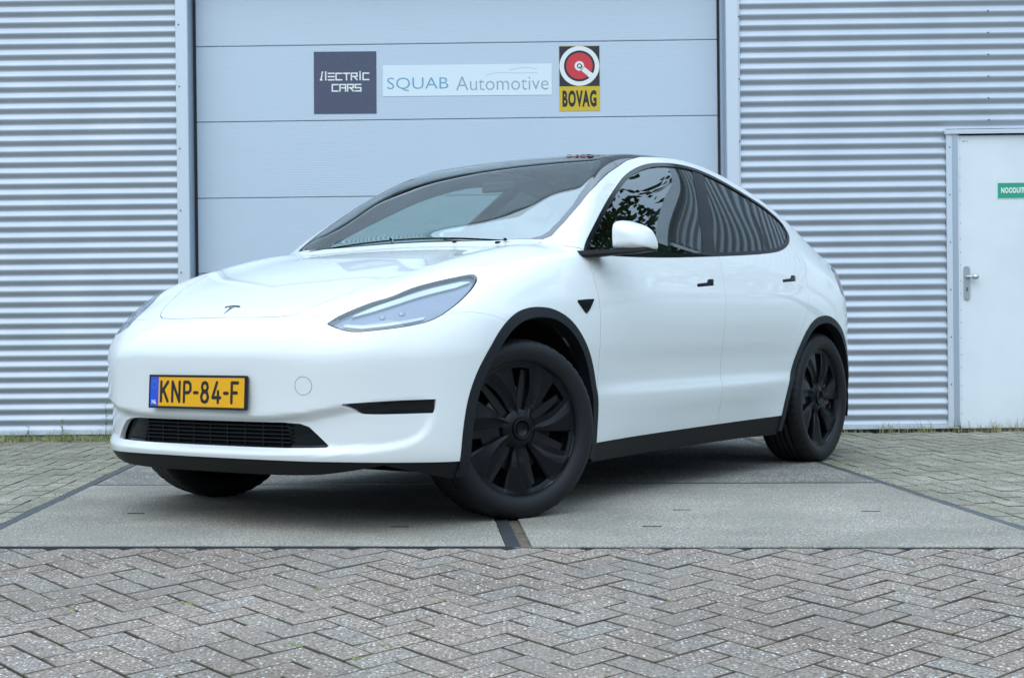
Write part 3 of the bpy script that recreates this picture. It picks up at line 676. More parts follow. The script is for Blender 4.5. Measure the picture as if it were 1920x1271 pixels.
# ------------------------------------------------------------------ car body form (x forward, front axle 0; y left; z up)
Zc=Curve([.93,.89,.85,.79,.714,.6,.5,.4,.2,0,-.2,-.36,-.42,-.5,-.6,-.7,-.8,-.9,-1.0,-1.1,-1.2,-1.3,-1.4,-1.55,-1.75,-1.95,-2.2,-2.5,-2.8,-3.1,-3.4,-3.6,-3.74,-3.80,-3.86],
         [.60,.68,.735,.79,.838,.89,.928,.96,1.01,1.053,1.09,1.118,1.155,1.212,1.275,1.335,1.391,1.442,1.489,1.530,1.563,1.589,1.607,1.622,1.630,1.632,1.622,1.583,1.505,1.398,1.272,1.18,1.125,1.09,1.0],sig=.025)
Xf0=Curve([.0,.16,.22,.27,.32,.40,.50,.58,.66,.72,.78,.84,.95],[.50,.775,.835,.874,.882,.884,.884,.886,.888,.872,.838,.79,.62],sig=.012)
Dp=Curve([-.3,0,.265,.5,.6,.7,.8,.87,.92,.96,1.0],[.02,0,.008,.037,.085,.157,.262,.35,.45,.60,.80],sig=.02)
Xr0=Curve([.0,.18,.3,.5,.7,.9,1.0,1.06,1.12,1.16,1.25],[-3.60,-3.74,-3.82,-3.868,-3.868,-3.835,-3.80,-3.79,-3.80,-3.81,-3.81],sig=.012)
Dr=Curve([-.3,0,.3,.5,.65,.75,.82,.88,.93,1.0],[.03,0,.03,.085,.165,.26,.37,.48,.62,.9],sig=.02)
_z=[.12,.20,.27,.35,.42,.46,.51,.58,.68,.78,.85,.90,.95,1.0,1.08,1.2,1.35,1.5,1.62,1.75]
_YT=([1.0,.55,.3,0,-.35,-.8,-1.4,-2.0,-2.45,-2.9,-3.2,-3.45,-3.7,-4.0],_z,[
 [.86,.89,.90,.905,.91,.91,.91,.91,.91,.90,.87,.82,.74,.62,.42,.2,.0,-.1,-.2,-.3],
 [.90,.93,.94,.945,.95,.95,.95,.95,.95,.935,.905,.865,.80,.70,.50,.3,.1,.0,-.1,-.2],
 [.90,.93,.945,.95,.955,.957,.958,.96,.96,.946,.915,.885,.84,.775,.64,.5,.35,.2,.1,.0],
 [.90,.93,.945,.95,.955,.957,.96,.962,.96,.95,.928,.905,.875,.83,.74,.62,.5,.35,.25,.1],
 [.895,.925,.94,.942,.945,.947,.948,.952,.956,.952,.942,.926,.906,.882,.835,.765,.67,.56,.45,.3],
 [.87,.895,.914,.928,.940,.944,.934,.938,.951,.954,.951,.941,.923,.903,.868,.80,.70,.60,.50,.4],
 [.865,.888,.907,.924,.940,.944,.931,.934,.950,.955,.953,.945,.926,.907,.871,.80,.705,.60,.51,.4],
 [.865,.888,.908,.925,.941,.946,.933,.936,.951,.956,.954,.946,.928,.909,.873,.80,.71,.615,.53,.4],
 [.90,.92,.932,.938,.943,.945,.94,.945,.955,.958,.955,.947,.930,.911,.873,.80,.70,.595,.505,.4],
 [.90,.925,.945,.95,.955,.957,.958,.960,.962,.958,.950,.938,.921,.900,.858,.785,.685,.58,.48,.38],
 [.88,.91,.93,.94,.945,.948,.95,.951,.950,.944,.933,.920,.902,.878,.825,.735,.63,.52,.42,.3],
 [.85,.87,.89,.90,.91,.915,.918,.92,.917,.908,.894,.878,.856,.828,.765,.66,.55,.44,.34,.2],
 [.82,.84,.85,.86,.87,.875,.88,.882,.88,.868,.855,.84,.82,.80,.745,.65,.53,.40,.3,.2],
 [.75,.78,.80,.81,.82,.825,.83,.83,.82,.81,.795,.78,.76,.74,.68,.57,.45,.3,.2,.1]])
_Ya=Grid2(*_YT,.09,.010); _Yb=Grid2(*_YT,.16,.05)
def Ys(x,z):
    w=sstep(1.02,1.16,z); return _Ya(x,z)*(1-w)+_Yb(x,z)*w
RECESS=spline_closed([(0,.432),(.35,.436),(.5,.450),(.62,.474),(.84,.494),(.866,.47),(.862,.40),(.83,.34),(.76,.308),(.6,.296),(.3,.291),(0,.290),
   (-.3,.291),(-.6,.296),(-.76,.308),(-.83,.34),(-.862,.40),(-.866,.47),(-.84,.494),(-.62,.474),(-.5,.450),(-.35,.436)],4)
def F(p):
    x,y,z=p[...,0],np.abs(p[...,1]),p[...,2]
    D=Dp(y)
    rec=0
    m=(x>.3)&(z<.55)&(z>.22)
    rec=np.zeros_like(x)
    if m.any():
        sd=poly_sd(RECESS,y[m],z[m])
        rec[m]=(.034-.016*sstep(.5,.8,y[m]))*(1-sstep(-.035,.004,sd))
    A=x-(Xf0(z)-D-rec)
    A=A/np.sqrt(1+((Dp(y+.01)-Dp(y-.01))/.02)**2)
    S=y-Ys(x,z)
    w=sstep(-.5,.15,x)
    sh=D*(.28+.62*w)
    sh=sh*sstep(-1.6,-.7,x)
    crown=(.022-.010*sstep(-1.5,-2.1,x))*(y/.6)**2*(1-w)+.006*w*(y/.6)**2
    bump=.030*np.exp(-((y-.69)/.13)**2)*sstep(-.75,-.2,x)*(1-sstep(.42,.7,x))
    rear=sstep(-2.2,-3.6,x)
    zt=Zc(x+sh)-crown-rear*.075*(y/.6)**2+bump
    T=z-zt
    sl=(Zc(x+.01+sh)-Zc(x-.01+sh))/.02
    T=T/np.sqrt(1+sl*sl)
    R=(Xr0(z)+Dr(y))-x
    R=R/np.sqrt(1+((Dr(y+.01)-Dr(y-.01))/.02)**2)
    kTS=.055+.03*w-.055*sstep(.50,.72,x)*(1-.6*sstep(.3,.6,y))
    f=smax(A,S,.05)
    f=smax(f,T,kTS)
    f=smax(f,R,.04)
    return np.maximum(f,.17-z)
def gradF(p,e=.003):
    g=np.stack([F(p+np.eye(3)[i]*e)-F(p-np.eye(3)[i]*e) for i in range(3)],-1)
    return g/np.maximum(np.linalg.norm(g,axis=-1,keepdims=True),1e-9)
def cast(o,d,t0,t1,n=60,it=14):
    """first root of F from outside along o+t*d between t0 (outside) and t1; returns t (nan if none)"""
    ts=np.linspace(0,1,n); N=len(o); lo=np.full(N,np.nan); hi=np.full(N,np.nan)
    done=np.zeros(N,bool); prev=t0*np.ones(N)
    for s in ts[1:]:
        t=t0+(t1-t0)*s; v=F(o+d*(t*np.ones(N))[:,None]); new=(v<0)&~done
        lo[new]=(prev*np.ones(N))[new]; hi[new]=(t*np.ones(N))[new]; done|=new; prev=t
    for _ in range(it):
        mid=.5*(lo+hi); m=np.where(np.isnan(mid),0,mid); v=F(o+d*m[:,None]); i=v<0
        hi=np.where(i,mid,hi); lo=np.where(i,lo,mid)
    return .5*(lo+hi)
def half_mesh(st=.016):
    ys=np.linspace(0,.97,int(.97/st)+1); zs=np.linspace(.15,1.66,int(1.51/st)+1); xs=np.linspace(-3.95,1.0,int(4.95/st)+1)
    V=[];Q=[]; off=0
    def patch(P,flip):
        nonlocal off
        a,b=P.shape[:2]; V.append(P.reshape(-1,3)); i=np.arange(a*b).reshape(a,b)+off
        q=np.stack([i[:-1,:-1],i[1:,:-1],i[1:,1:],i[:-1,1:]],-1).reshape(-1,4)
        Q.append(q[:,::-1] if flip else q); off+=a*b
    Y,Z=np.meshgrid(ys,zs,indexing='ij'); patch(np.stack([np.full_like(Y,1.0),Y,Z],-1),False)      # front
    X,Z=np.meshgrid(xs,zs,indexing='ij'); patch(np.stack([X,np.full_like(X,.97),Z],-1),True)       # side
    X,Y=np.meshgrid(xs,ys,indexing='ij'); patch(np.stack([X,Y,np.full_like(X,1.66)],-1),False)     # top
    Y,Z=np.meshgrid(ys,zs,indexing='ij'); patch(np.stack([np.full_like(Y,-3.95),Y,Z],-1),True)     # rear
    V=np.concatenate(V); Q=np.concatenate(Q)
    key=np.round(V*1e5).astype(np.int64); _,idx,inv=np.unique(key,axis=0,return_index=True,return_inverse=True)
    inv=inv.ravel(); V=V[idx]; Q=inv[Q]
    s=np.stack([np.clip(V[:,0],-2.9,-.3),0*V[:,0],np.full(len(V),.56)],1); d=V-s
    # outside->inside: root between t=1.1 and 0
    lo=np.zeros(len(V)); hi=np.full(len(V),1.15)
    for _ in range(26):
        m=.5*(lo+hi); v=F(s+d*m[:,None]); ins=v<0; lo=np.where(ins,m,lo); hi=np.where(ins,hi,m)
    P=s+d*(.5*(lo+hi))[:,None]; P[np.abs(V[:,1])<1e-6,1]=0
    N=gradF(P); N[P[:,1]==0,1]=0; N/=np.linalg.norm(N,axis=1,keepdims=True)
    T=np.concatenate([Q[:,[0,1,2]],Q[:,[0,2,3]]])
    # orient by normals
    fn=np.cross(P[T[:,1]]-P[T[:,0]],P[T[:,2]]-P[T[:,0]]); sgn=(fn*N[T[:,0]]).sum(1)<0
    T[sgn]=T[sgn][:,::-1]
    return P,N,T
def mirror(M):
    P,N,T=M; k=np.array([1,-1,1]); return P*k,N*k,T[:,::-1]
def join(*Ms):
    P=np.concatenate([m[0] for m in Ms]);N=np.concatenate([m[1] for m in Ms]);o=0;T=[]
    for m in Ms: T.append(m[2]+o); o+=len(m[0])
    T=np.concatenate(T)
    key=np.round(P*2e5).astype(np.int64); _,idx,inv=np.unique(key,axis=0,return_index=True,return_inverse=True); inv=inv.ravel()
    T=inv[T]; ok=(T[:,0]!=T[:,1])&(T[:,1]!=T[:,2])&(T[:,0]!=T[:,2])
    return P[idx],N[idx],T[ok]
def clip(M,g):
    """keep the part of the mesh where g(P)<0"""
    P,N,T=M
    v=g(P); v=np.where(np.abs(v)<1e-7,1e-7,v); ins=v<0
    c=ins[T].sum(1)
    full=T[c==3]; cut=T[(c==1)|(c==2)]
    newP=[];newN=[];tris=[full]
    if len(cut):
        E={};nxt=len(P);out=[]
        ea=[];eb=[]
        def ed(a,b):
            nonlocal nxt
            k=(a,b) if a<b else (b,a)
            if k not in E: E[k]=nxt; nxt+=1; ea.append(k[0]); eb.append(k[1])
            return E[k]
        for t in cut.tolist():
            i=[bool(ins[j]) for j in t]
            if sum(i)==1:
                k=i.index(True); a,b,cc=t[k],t[(k+1)%3],t[(k+2)%3]
                out.append((a,ed(a,b),ed(a,cc)))
            else:
                k=i.index(False); a,b,cc=t[k],t[(k+1)%3],t[(k+2)%3]
                e1,e2=ed(a,b),ed(a,cc)
                out.append((e1,b,cc)); out.append((e1,cc,e2))
        ea=np.array(ea);eb=np.array(eb)
        A,B=P[ea],P[eb]; lo=np.zeros(len(ea)); hi=np.ones(len(ea)); sa=v[ea]<0
        for _ in range(12):
            m=.5*(lo+hi); s=g(A+(B-A)*m[:,None])<0; same=s==sa
            lo=np.where(same,m,lo); hi=np.where(same,hi,m)
        m=(.5*(lo+hi))[:,None]
        newP=A+(B-A)*m; n=N[ea]*(1-m)+N[eb]*m; newN=n/np.linalg.norm(n,axis=1,keepdims=True)
        P=np.concatenate([P,newP]);N=np.concatenate([N,newN]); T=np.concatenate([full,np.array(out)])
    else: T=full
    used=np.unique(T); mp=np.full(len(P),-1); mp[used]=np.arange(len(used))
    return P[used],N[used],mp[T]
def submesh(M,mask):
    P,N,T=M; T=T[mask]; used=np.unique(T); mp=np.full(len(P),-1); mp[used]=np.arange(len(used)); return P[used],N[used],mp[T]
def pg(poly,axes,off=0.,sign=1):
    """signed-distance cut function: polygon in the projection axes, negative inside (sign=1)"""
    poly=np.asarray(poly); lo=poly.min(0)-.08; hi=poly.max(0)+.08
    a,b=axes
    def g(P):
        u,v=P[:,a],P[:,b]; r=np.full(len(P),.08); m=(u>lo[0])&(u<hi[0])&(v>lo[1])&(v<hi[1])
        if m.any(): r[m]=poly_sd(poly,u[m],v[m])
        return sign*(r-off)
    return g
# ================================================================ THE CAR
P_=_pchip
M_paint=mat('white car paint',(.71,.745,.75),.5,0,1.0,.02,spec=.3)
M_clad=mat('dark wheel-arch plastic',(.009,.012,.016),.48,spec=.25,bump=(900,.15,.0006))
M_gloss=mat('gloss black trim',(.006,.008,.011),.08,spec=.35)
M_sill=mat('sill plastic',(.004,.005,.006),.55,spec=.3)
M_matblk=mat('matt black',(.006,.006,.007),.9,spec=.15)
M_tyre=mat('tyre rubber',(.0075,.009,.011),.55,spec=.30,bump=(500,.2,.0008))
M_cover=mat('black wheel cover',(.0030,.0042,.0060),.34,spec=.22,bump=(700,.08,.0004))
M_hub=mat('brake steel',(.035,.034,.034),.45,.6); M_cal=mat('rusty caliper',(.10,.055,.035),.8)
M_glass=glass('windscreen glass',(.84,.95,.93),.36,power=7.); M_side=glass('side glass',(.50,.68,.655),.12); M_priv=glass('privacy glass',(.07,.09,.09),.07)
M_roofg=mat('dark roof glass',(.006,.008,.011),.02,spec=.5,ior=2.3)
M_lens=glass('lamp lens',(.94,.97,1.),.10,power=8.); M_house=mat('lamp housing',(.19,.21,.265),.28,.3); M_drl=mat('lamp light guide',(.46,.50,.55),.15,coat=1.); M_proj=mat('projector glass',(.17,.19,.24),.12,.5,coat=1.)
M_lining=mat('cabin lining',(.04,.043,.043),.9); M_seat=mat('black seat',(.012,.012,.013),.55); M_dash=mat('dashboard',(.016,.016,.018),.7); M_screen=mat('screen glass',(.006,.007,.009),.08)
M_yellow=mat('plate yellow',(.80,.40,.006),.32,coat=.3); M_eu=mat('plate blue',(.012,.085,.60),.35); M_char=mat('plate characters',(.010,.010,.012),.4); M_frame=mat('plate frame',(.010,.010,.012),.28)
M_chrome=mat('emblem chrome',(.10,.13,.17),.2,.9); M_tail=mat('tail lamp',(.16,.006,.010),.08,coat=1.); M_mir=mat('mirror glass',(.8,.8,.8),.02,1.); M_under=mat('underbody',(.003,.003,.003),.95,spec=.1)
M_leafy=mat('dry leaf',(.35,.15,.05),.7,noise=(60,3,(.20,.09,.04),.3,.7))
CX,CY,YAW=-.6916,6.5085,.9695
car=empty('car',(CX,CY,0),YAW+math.pi,label='white electric hatchback SUV with black glass roof and black wheels, parked diagonally before the door',cat='car')
half=half_mesh(.0145); full=join(half,mirror(half))
def surf(axis,a,b,side=1):
    """point on the body surface: axis 0 -> x from (y,z); 1 -> y from (x,z); 2 -> z from (x,y)"""
    a=np.atleast_1d(np.asarray(a,float)); b=np.atleast_1d(np.asarray(b,float))+0*a; n_=len(a)
    lo,hi={0:(.2,1.0),1:(.3,1.05),2:(.55,1.75)}[axis]; lo=np.full(n_,lo); hi=np.full(n_,hi)
    def pt(t): return {0:np.stack([t,a,b],1),1:np.stack([a,t,b],1),2:np.stack([a,b,t],1)}[axis]
    for _ in range(26):
        m_=.5*(lo+hi); ins=F(pt(m_))<0; lo=np.where(ins,m_,lo); hi=np.where(ins,hi,m_)
    P=pt(.5*(lo+hi))
    if axis==1 and side<0: P[:,1]*=-1
    return P
def boundary(T):
    E={}
    for t in T.tolist():
        for a,b_ in ((t[0],t[1]),(t[1],t[2]),(t[2],t[0])):
            if (b_,a) in E: del E[(b_,a)]
            else: E[(a,b_)]=1
    return list(E.keys())
def skin(name,M,m,parent,off=0.,thick=.012,back=None,**k):
    """panel from a piece of the body surface, moved out by off, its edge turned in by thick"""
    P,N,T=M
    if len(T)==0: print('EMPTY',name); return None
    Q=P+N*off; PP=[Q];NN=[N];TT=[T];o=len(Q)
    if thick:
        B=np.array(boundary(T))
        if (np.abs(P[:,1]).min()<1e-6): B=np.array([e for e in B.tolist() if not(abs(P[e[0],1])<1e-6 and abs(P[e[1],1])<1e-6)])
        a,b_=B[:,0],B[:,1]; v=np.stack([Q[a],Q[b_],Q[b_]-N[b_]*thick,Q[a]-N[a]*thick],1)
        d=Q[b_]-Q[a]; nn=np.cross(d,N[a]); nn/=np.linalg.norm(nn,axis=1,keepdims=True)+1e-12
        PP.append(v.reshape(-1,3)); NN.append(np.repeat(nn,4,0)); i=o+4*np.arange(len(B))
        TT.append(np.stack([i,i+2,i+1],1)); TT.append(np.stack([i,i+3,i+2],1))
    me=npmesh(name,np.concatenate(PP),np.concatenate(TT),np.concatenate(NN)); me.materials.append(m)
    return link(bpy.data.objects.new(name,me),parent,**k)
def cuts(M,*gs):
    for g in gs: M=clip(M,g)
    return M
XZ_,YZ_,XY_=(0,2),(1,2),(0,1)
keep=lambda poly,ax,off=-.0017: pg(poly,ax,off,1)
drop=lambda poly,ax,off=.0017: pg(poly,ax,off,-1)
# ---- panel outlines in car coordinates
ZB=Curve([-3.95,-3.3,-2.344,-1.669,-1.009,-.47,.444,.65,.87,1.0],[.36,.315,.279,.274,.269,.263,.256,.261,.270,.272],sig=.03)
def above(P): return (ZB(P[:,0])+.0015)-P[:,2]
def below(P): return P[:,2]-(ZB(P[:,0])-.0015)
z_=np.linspace(0,1.0,14)
d1=[(float(P_([0,.27,.5,.65,.764,.9,.983,1.09],[-.474,-.477,-.478,-.484,-.491,-.503,-.514,-.538],z)),z) for z in np.linspace(0,1.078,24)]
dB=[(float(P_([0,.27,.457,.676,.88,.934,1.10,1.25],[-1.655,-1.648,-1.641,-1.643,-1.674,-1.692,-1.775,-1.86],z)),z) for z in np.linspace(0,1.16,26)]
dR=[(float(P_([.30,.70,.76,.80,.88,.97,1.02,1.10,1.20,1.34],[-2.40,-2.53,-2.58,-2.61,-2.665,-2.722,-2.752,-2.785,-2.80,-2.80],z)),z) for z in np.linspace(.30,1.30,30)]
FDOOR=d1+[(-1.0,1.12),(-1.7,1.15)]+dB[::-1]
RDOOR=dB+[(-2.0,1.2),(-2.6,1.26),(-2.80,1.30)]+dR[::-1]+[(-2.2,.0)]
FEND=d1+[(-.516,1.084),(-.45,1.096),(-.43,1.125),(-.43,1.5),(1.3,1.5),(1.3,0)]
BUMP=[(.185,.774),(.244,.793),(.301,.806),(.359,.811),(.42,.809),(.461,.800),(.52,.792),(.60,.796),(.70,.800),(.748,.798),(.80,.812),(1.3,.9),(1.3,0),(.185,.0)]
_h=[(.7725,0),(.7715,.10),(.769,.198),(.763,.292),(.752,.345),(.735,.374),(.704,.40),(.614,.452),(.475,.525),(.348,.575),(.2,.618),(0,.655),(-.2,.684),(-.36,.703),(-.418,.712),(-.412,.66),(-.397,.507),(-.382,.35),(-.377,.2),(-.375,0)]
HOOD=_h+[(x,-y) for x,y in _h[::-1][1:-1]]
HOOD=np.array(HOOD)
_w=[(-.392,0),(-.394,.2),(-.399,.35),(-.413,.5),(-.430,.66),(-.440,.700),(-.475,.722),(-.58,.722),(-.735,.708),(-.92,.672),(-1.13,.620),(-1.40,.560),(-1.58,.534),(-1.8,.522),(-2.1,.516),(-2.4,.512),(-2.8,.518),(-3.1,.525),(-3.3,.52),(-3.42,.50),(-3.46,.45),(-3.49,.3),(-3.50,0)]
GLS=np.array(_w+[(x,-y) for x,y in _w[::-1][1:-1]])
DLO=spline_closed([(-.508,1.063),(-.575,1.117),(-.794,1.245),(-1.055,1.374),(-1.298,1.476),(-1.564,1.548),(-1.81,1.578),(-2.095,1.577),(-2.366,1.535),(-2.599,1.468),(-2.80,1.390),(-2.885,1.320),(-2.875,1.262),(-2.796,1.210),(-2.6,1.156),(-2.373,1.130),(-1.774,1.094),(-1.131,1.066),(-.80,1.060)],6,corners=(0,))
LAMP=spline_closed([(.535,.772),(.558,.803),(.613,.846),(.668,.871),(.703,.902),(.736,.926),(.765,.945),(.787,.958),(.805,.950),(.824,.930),(.846,.891),(.855,.844),(.845,.803),(.825,.779),(.783,.762),(.723,.750),(.655,.742),(.617,.745),(.572,.758)],5,corners=(0,))
LAMP_R=spline_closed([(.535,.772),(.548,.812),(.585,.860),(.630,.897),(.655,.932),(.680,.953),(.706,.964),(.735,.970),(.790,.962),(.824,.930),(.846,.891),(.855,.844),(.845,.803),(.825,.779),(.783,.762),(.723,.750),(.655,.742),(.617,.745),(.572,.758)],5,corners=(0,))
FOG=spline_closed([(.618,.478),(.69,.4835),(.781,.4885),(.866,.4905),(.860,.453),(.856,.441),(.704,.441),(.668,.445),(.640,.460)],4,corners=(0,3,5))
_g=[(0,.409),(.2,.409),(.38,.409),(.455,.405),(.492,.394),(.527,.362),(.566,.321),(.40,.317),(.2,.316),(0,.316)]
GRIL=np.array(_g+[(-y,z) for y,z in _g[::-1][1:-1]])
AF=spline_closed([(.448,.10),(.446,.254),(.436,.377),(.411,.495),(.368,.591),(.308,.672),(.240,.740),(.150,.794),(.055,.822),(-.050,.831),(-.155,.820),(-.270,.772),(-.370,.680),(-.440,.565),(-.478,.43),(-.478,.265),(-.470,.10)],5,corners=(0,16))
AR=spline_closed([(-2.31,.10),(-2.352,.28),(-2.410,.442),(-2.515,.622),(-2.615,.722),(-2.72,.778),(-2.82,.799),(-2.92,.800),(-3.02,.775),(-3.12,.723),(-3.22,.63),(-3.32,.49),(-3.38,.34),(-3.42,.10)],5,corners=(0,13))
TAIL=spline_closed([(-3.235,.935),(-3.30,1.03),(-3.40,1.085),(-3.75,1.065),(-3.95,1.02),(-3.95,.93),(-3.6,.915),(-3.35,.905)],5)
VENT=np.array([(-.325,.861),(-.40,.866),(-.462,.868),(-.415,.825),(-.388,.807),(-.375,.812)])
H1=np.array([(-1.413,.936),(-1.418,.949),(-1.53,.9575),(-1.548,.9735),(-1.605,.9765),(-1.612,.972),(-1.600,.951),(-1.588,.9455)])
H2=H1*np.array([1,1])+np.array([-.990,.0415])
# ---- white body panels
upper=clip(half,above); lower=clip(half,below)
def sides(fn):
    for s_ in (1,-1): fn(s_,(lambda M: M) if s_>0 else mirror)
hoodM=cuts(clip(full,lambda P:.7-P[:,2]),keep(HOOD,XY_)); hood=skin('hood',hoodM,M_paint,car)
front=cuts(upper,keep(BUMP,XZ_,-.0005),drop(HOOD,XY_),drop(LAMP,YZ_),drop(AF,XZ_))
front=cuts(front,drop(FOG,YZ_,.001))
bump=join(front,mirror(cuts(front,drop(LAMP_R,YZ_)))); bump=cuts(bump,drop(GRIL,YZ_,.001))
bumper=skin('front_bumper',bump,M_paint,car,thick=.02)
ft=submesh(upper,upper[0][upper[2]].mean(1)[:,0]>-1.0)
fend=cuts(ft,keep(FEND,XZ_),drop(BUMP,XZ_,.0005),drop(HOOD,XY_),lambda P:-np.where(P[:,2]>.7,-pg(GLS,XY_,.0019,-1)(P),1.),drop(AF,XZ_),drop(VENT,XZ_,.0006))
lampclip=lambda P:np.where(P[:,0]>0,pg(LAMP,YZ_,.0019,-1)(P),-1.)
fend_far=clip(fend,lambda P:np.where(P[:,0]>0,pg(LAMP_R,YZ_,.0019,-1)(P),-1.)); fend=clip(fend,lampclip)
fdoor=cuts(upper,keep(FDOOR,XZ_),drop(DLO,XZ_,.0008),drop(AF,XZ_,.0008),drop(H1,XZ_,.001),lambda P:P[:,2]-1.2)
rdoor=cuts(upper,keep(RDOOR,XZ_),drop(DLO,XZ_,.0008),drop(AR,XZ_,.0008),drop(H2,XZ_,.001),lambda P:P[:,2]-1.36)
glclip=lambda P:np.where(P[:,2]>.9,pg(GLS,XY_,.0012,-1)(P),-1.)
tgate=lambda P:np.where((P[:,2]>.62),P[:,0]+3.60,1.)      # tailgate region at the rear
bs=cuts(upper,drop(FEND,XZ_),drop(FDOOR,XZ_),drop(RDOOR,XZ_),drop(DLO,XZ_,.0008),glclip,drop(AR,XZ_,.0008),drop(TAIL,XZ_,.0015))
bs_side=clip(bs,lambda P:-3.58-P[:,0]+.002); bs_rear=clip(bs,lambda P:P[:,0]+3.582)
tg=clip(bs_rear,lambda P:.60-P[:,2]+.002); rb=clip(bs_rear,lambda P:P[:,2]-.598)
skin('tailgate',join(tg,mirror(tg)),M_paint,car); skin('rear_bumper',join(rb,mirror(rb)),M_paint,car)
low_f=clip(lower,lambda P:.40-P[:,0]); low_f=cuts(low_f,drop(AF,XZ_,.0008),lambda P:.209-.036*sstep(.70,.82,P[:,1])-P[:,2])
skin('front_valance',join(low_f,mirror(low_f)),M_sill,car,off=-.003,thick=.05)
low_s=cuts(lower,lambda P:P[:,0]+.44,lambda P:-2.43-P[:,0],drop(AF,XZ_,.0008),drop(AR,XZ_,.0008),lambda P:.183-P[:,2])
low_r=cuts(lower,lambda P:P[:,0]+3.3,drop(AR,XZ_,.0008)); skin('rear_valance',join(low_r,mirror(low_r)),M_clad,car,thick=.03)
offp=lambda poly,o:poly
def build_side(s_,mm):
    skin('fender',mm(fend if s_>0 else fend_far),M_paint,car); 
    fd=skin('front_door',mm(fdoor),M_paint,car); rd=skin('rear_door',mm(rdoor),M_paint,car); skin('body_side',mm(bs_side),M_paint,car)
    skin('sill',mm(low_s),M_sill,car,off=-.002,thick=.05)
    for d,H,mo in ((fd,H1,fdoor),(rd,H2,rdoor)):
        hm=cuts(upper,keep(H,XZ_,-.0005)); skin('door_handle',mm(hm),M_gloss,d,off=-.004,thick=.004)
    for A in (AF,AR):
        R_=cuts(half,keep(A,XZ_,-.0002),pg(A,XZ_,-.040,-1),lambda P:np.where(P[:,0]<-2.9,.31,.20)-P[:,2]); skin('arch_trim',mm(R_),M_clad,car,off=.0045,thick=.055)
    vm=cuts(half,keep(VENT,XZ_,0.),lambda P:.5-P[:,1]); skin('side_badge_trim',mm(vm),M_gloss,car,off=.003,thick=.012)
    # windows: black surround, glass a few millimetres lower
    DI=np.array(DLO); reg=clip(half,lambda P:.9-P[:,2])
    trim=cuts(reg,keep(DLO,XZ_,-.0006),pg(DLO,XZ_,-.019,-1)); skin('window_trim',mm(trim),M_gloss,car,off=.0015,thick=.02)
    inner=cuts(reg,pg(DLO,XZ_,-.0192,1))
    def pl(z,o): return -1.63+(1.117-z)*.955+o   # pillar centre line leans back with height
    pillar=lambda P:np.abs(P[:,0]-pl(P[:,2],-.075))-.062
    pm=clip(inner,pillar); skin('pillar_trim',mm(pm),M_gloss,car,off=-.002,thick=.01)
    fg=clip(inner,lambda P:-(P[:,0]-pl(P[:,2],-.075))+.0625); bg_=clip(inner,lambda P:(P[:,0]-pl(P[:,2],-.075))+.0625)
    skin('side_window',mm(fg),M_side,fd,off=-.005,thick=0)
    ql=lambda P:P[:,0]-(-2.42-(P[:,2]-1.14)*.55)
    skin('side_window',mm(clip(bg_,lambda P:-ql(P)+.011)),M_priv,rd,off=-.005,thick=0); skin('quarter_window',mm(clip(bg_,lambda P:ql(P)+.011)),M_priv,car,off=-.004,thick=0)
    skin('window_divider',mm(clip(bg_,lambda P:np.abs(ql(P))-.0115)),M_gloss,car,off=-.003,thick=.01)
    # headlight
    LP=LAMP if s_>0 else LAMP_R
    hl=empty('headlight',(0,0,0),0,car)
    lm=clip(half,lambda P:-P[:,0]); lens=cuts(lm,keep(LP,YZ_,-.0006))
    skin('lens',mm(lens),M_lens,hl,off=-.0005,thick=0)
    rim=cuts(lm,keep(LP,YZ_,-.0004),pg(LP,YZ_,-.0028,-1)); skin('bezel',mm(rim),M_gloss,hl,off=-.001,thick=.006)
    skin('housing',mm(cuts(lm,keep(LP,YZ_,-.001))),M_house,hl,off=-.016,thick=0)
    up=[(.58,.796),(.64,.842),(.70,.874),(.745,.906),(.790,.936),(.812,.936),(.800,.912),(.760,.884),(.71,.852),(.65,.822)]
    skin('light_guide',mm(cuts(lm,keep(np.array(up),YZ_,0))),M_drl,hl,off=-.008,thick=.008)
    dn=[(.56,.770),(.60,.764),(.655,.757),(.72,.765),(.775,.777),(.815,.792),(.805,.799),(.77,.788),(.72,.777),(.655,.769),(.60,.774)]
    skin('light_guide',mm(cuts(lm,keep(np.array(dn),YZ_,0))),M_drl,hl,off=-.008,thick=.008)
    for (y,z,r) in ((.690,.803,.013),(.738,.817,.014)):
        p=surf(0,[y],[z])[0]; n_=gradF(p[None])[0]; c_=Vector(p-n_*.024); nv=Vector(n_)
        if s_<0: c_.y*=-1; nv.y*=-1
        m=MB(); u=nv.cross(Vector((0,0,1))).normalized(); w=u.cross(nv); vs=[];rings=((r,0.),(r,.008),(r*.86,.0105),(r*.6,.0125),(.0005,.014))
        for rr,h_ in rings: vs+=[c_+nv*h_+(u*math.cos(t)+w*math.sin(t))*rr for t in [2*math.pi*q_/18 for q_ in range(18)]]
        m.add(vs,[(a*18+b_,a*18+(b_+1)%18,(a+1)*18+(b_+1)%18,(a+1)*18+b_) for a in range(len(rings)-1) for b_ in range(18)],True); m.build('projector',M_proj,hl)
    # fog-lamp blade in the bumper corner
    fm=cuts(half,lambda P:-P[:,0],keep(FOG,YZ_,-.0005)); skin('air_blade',mm(fm),M_gloss,bumper,off=-.014,thick=0)
    tm=cuts(half,keep(TAIL,XZ_,-.001),lambda P:P[:,0]+3.2); skin('tail_light',mm(tm),M_tail,car,off=-.001,thick=.01)
sides(build_side)
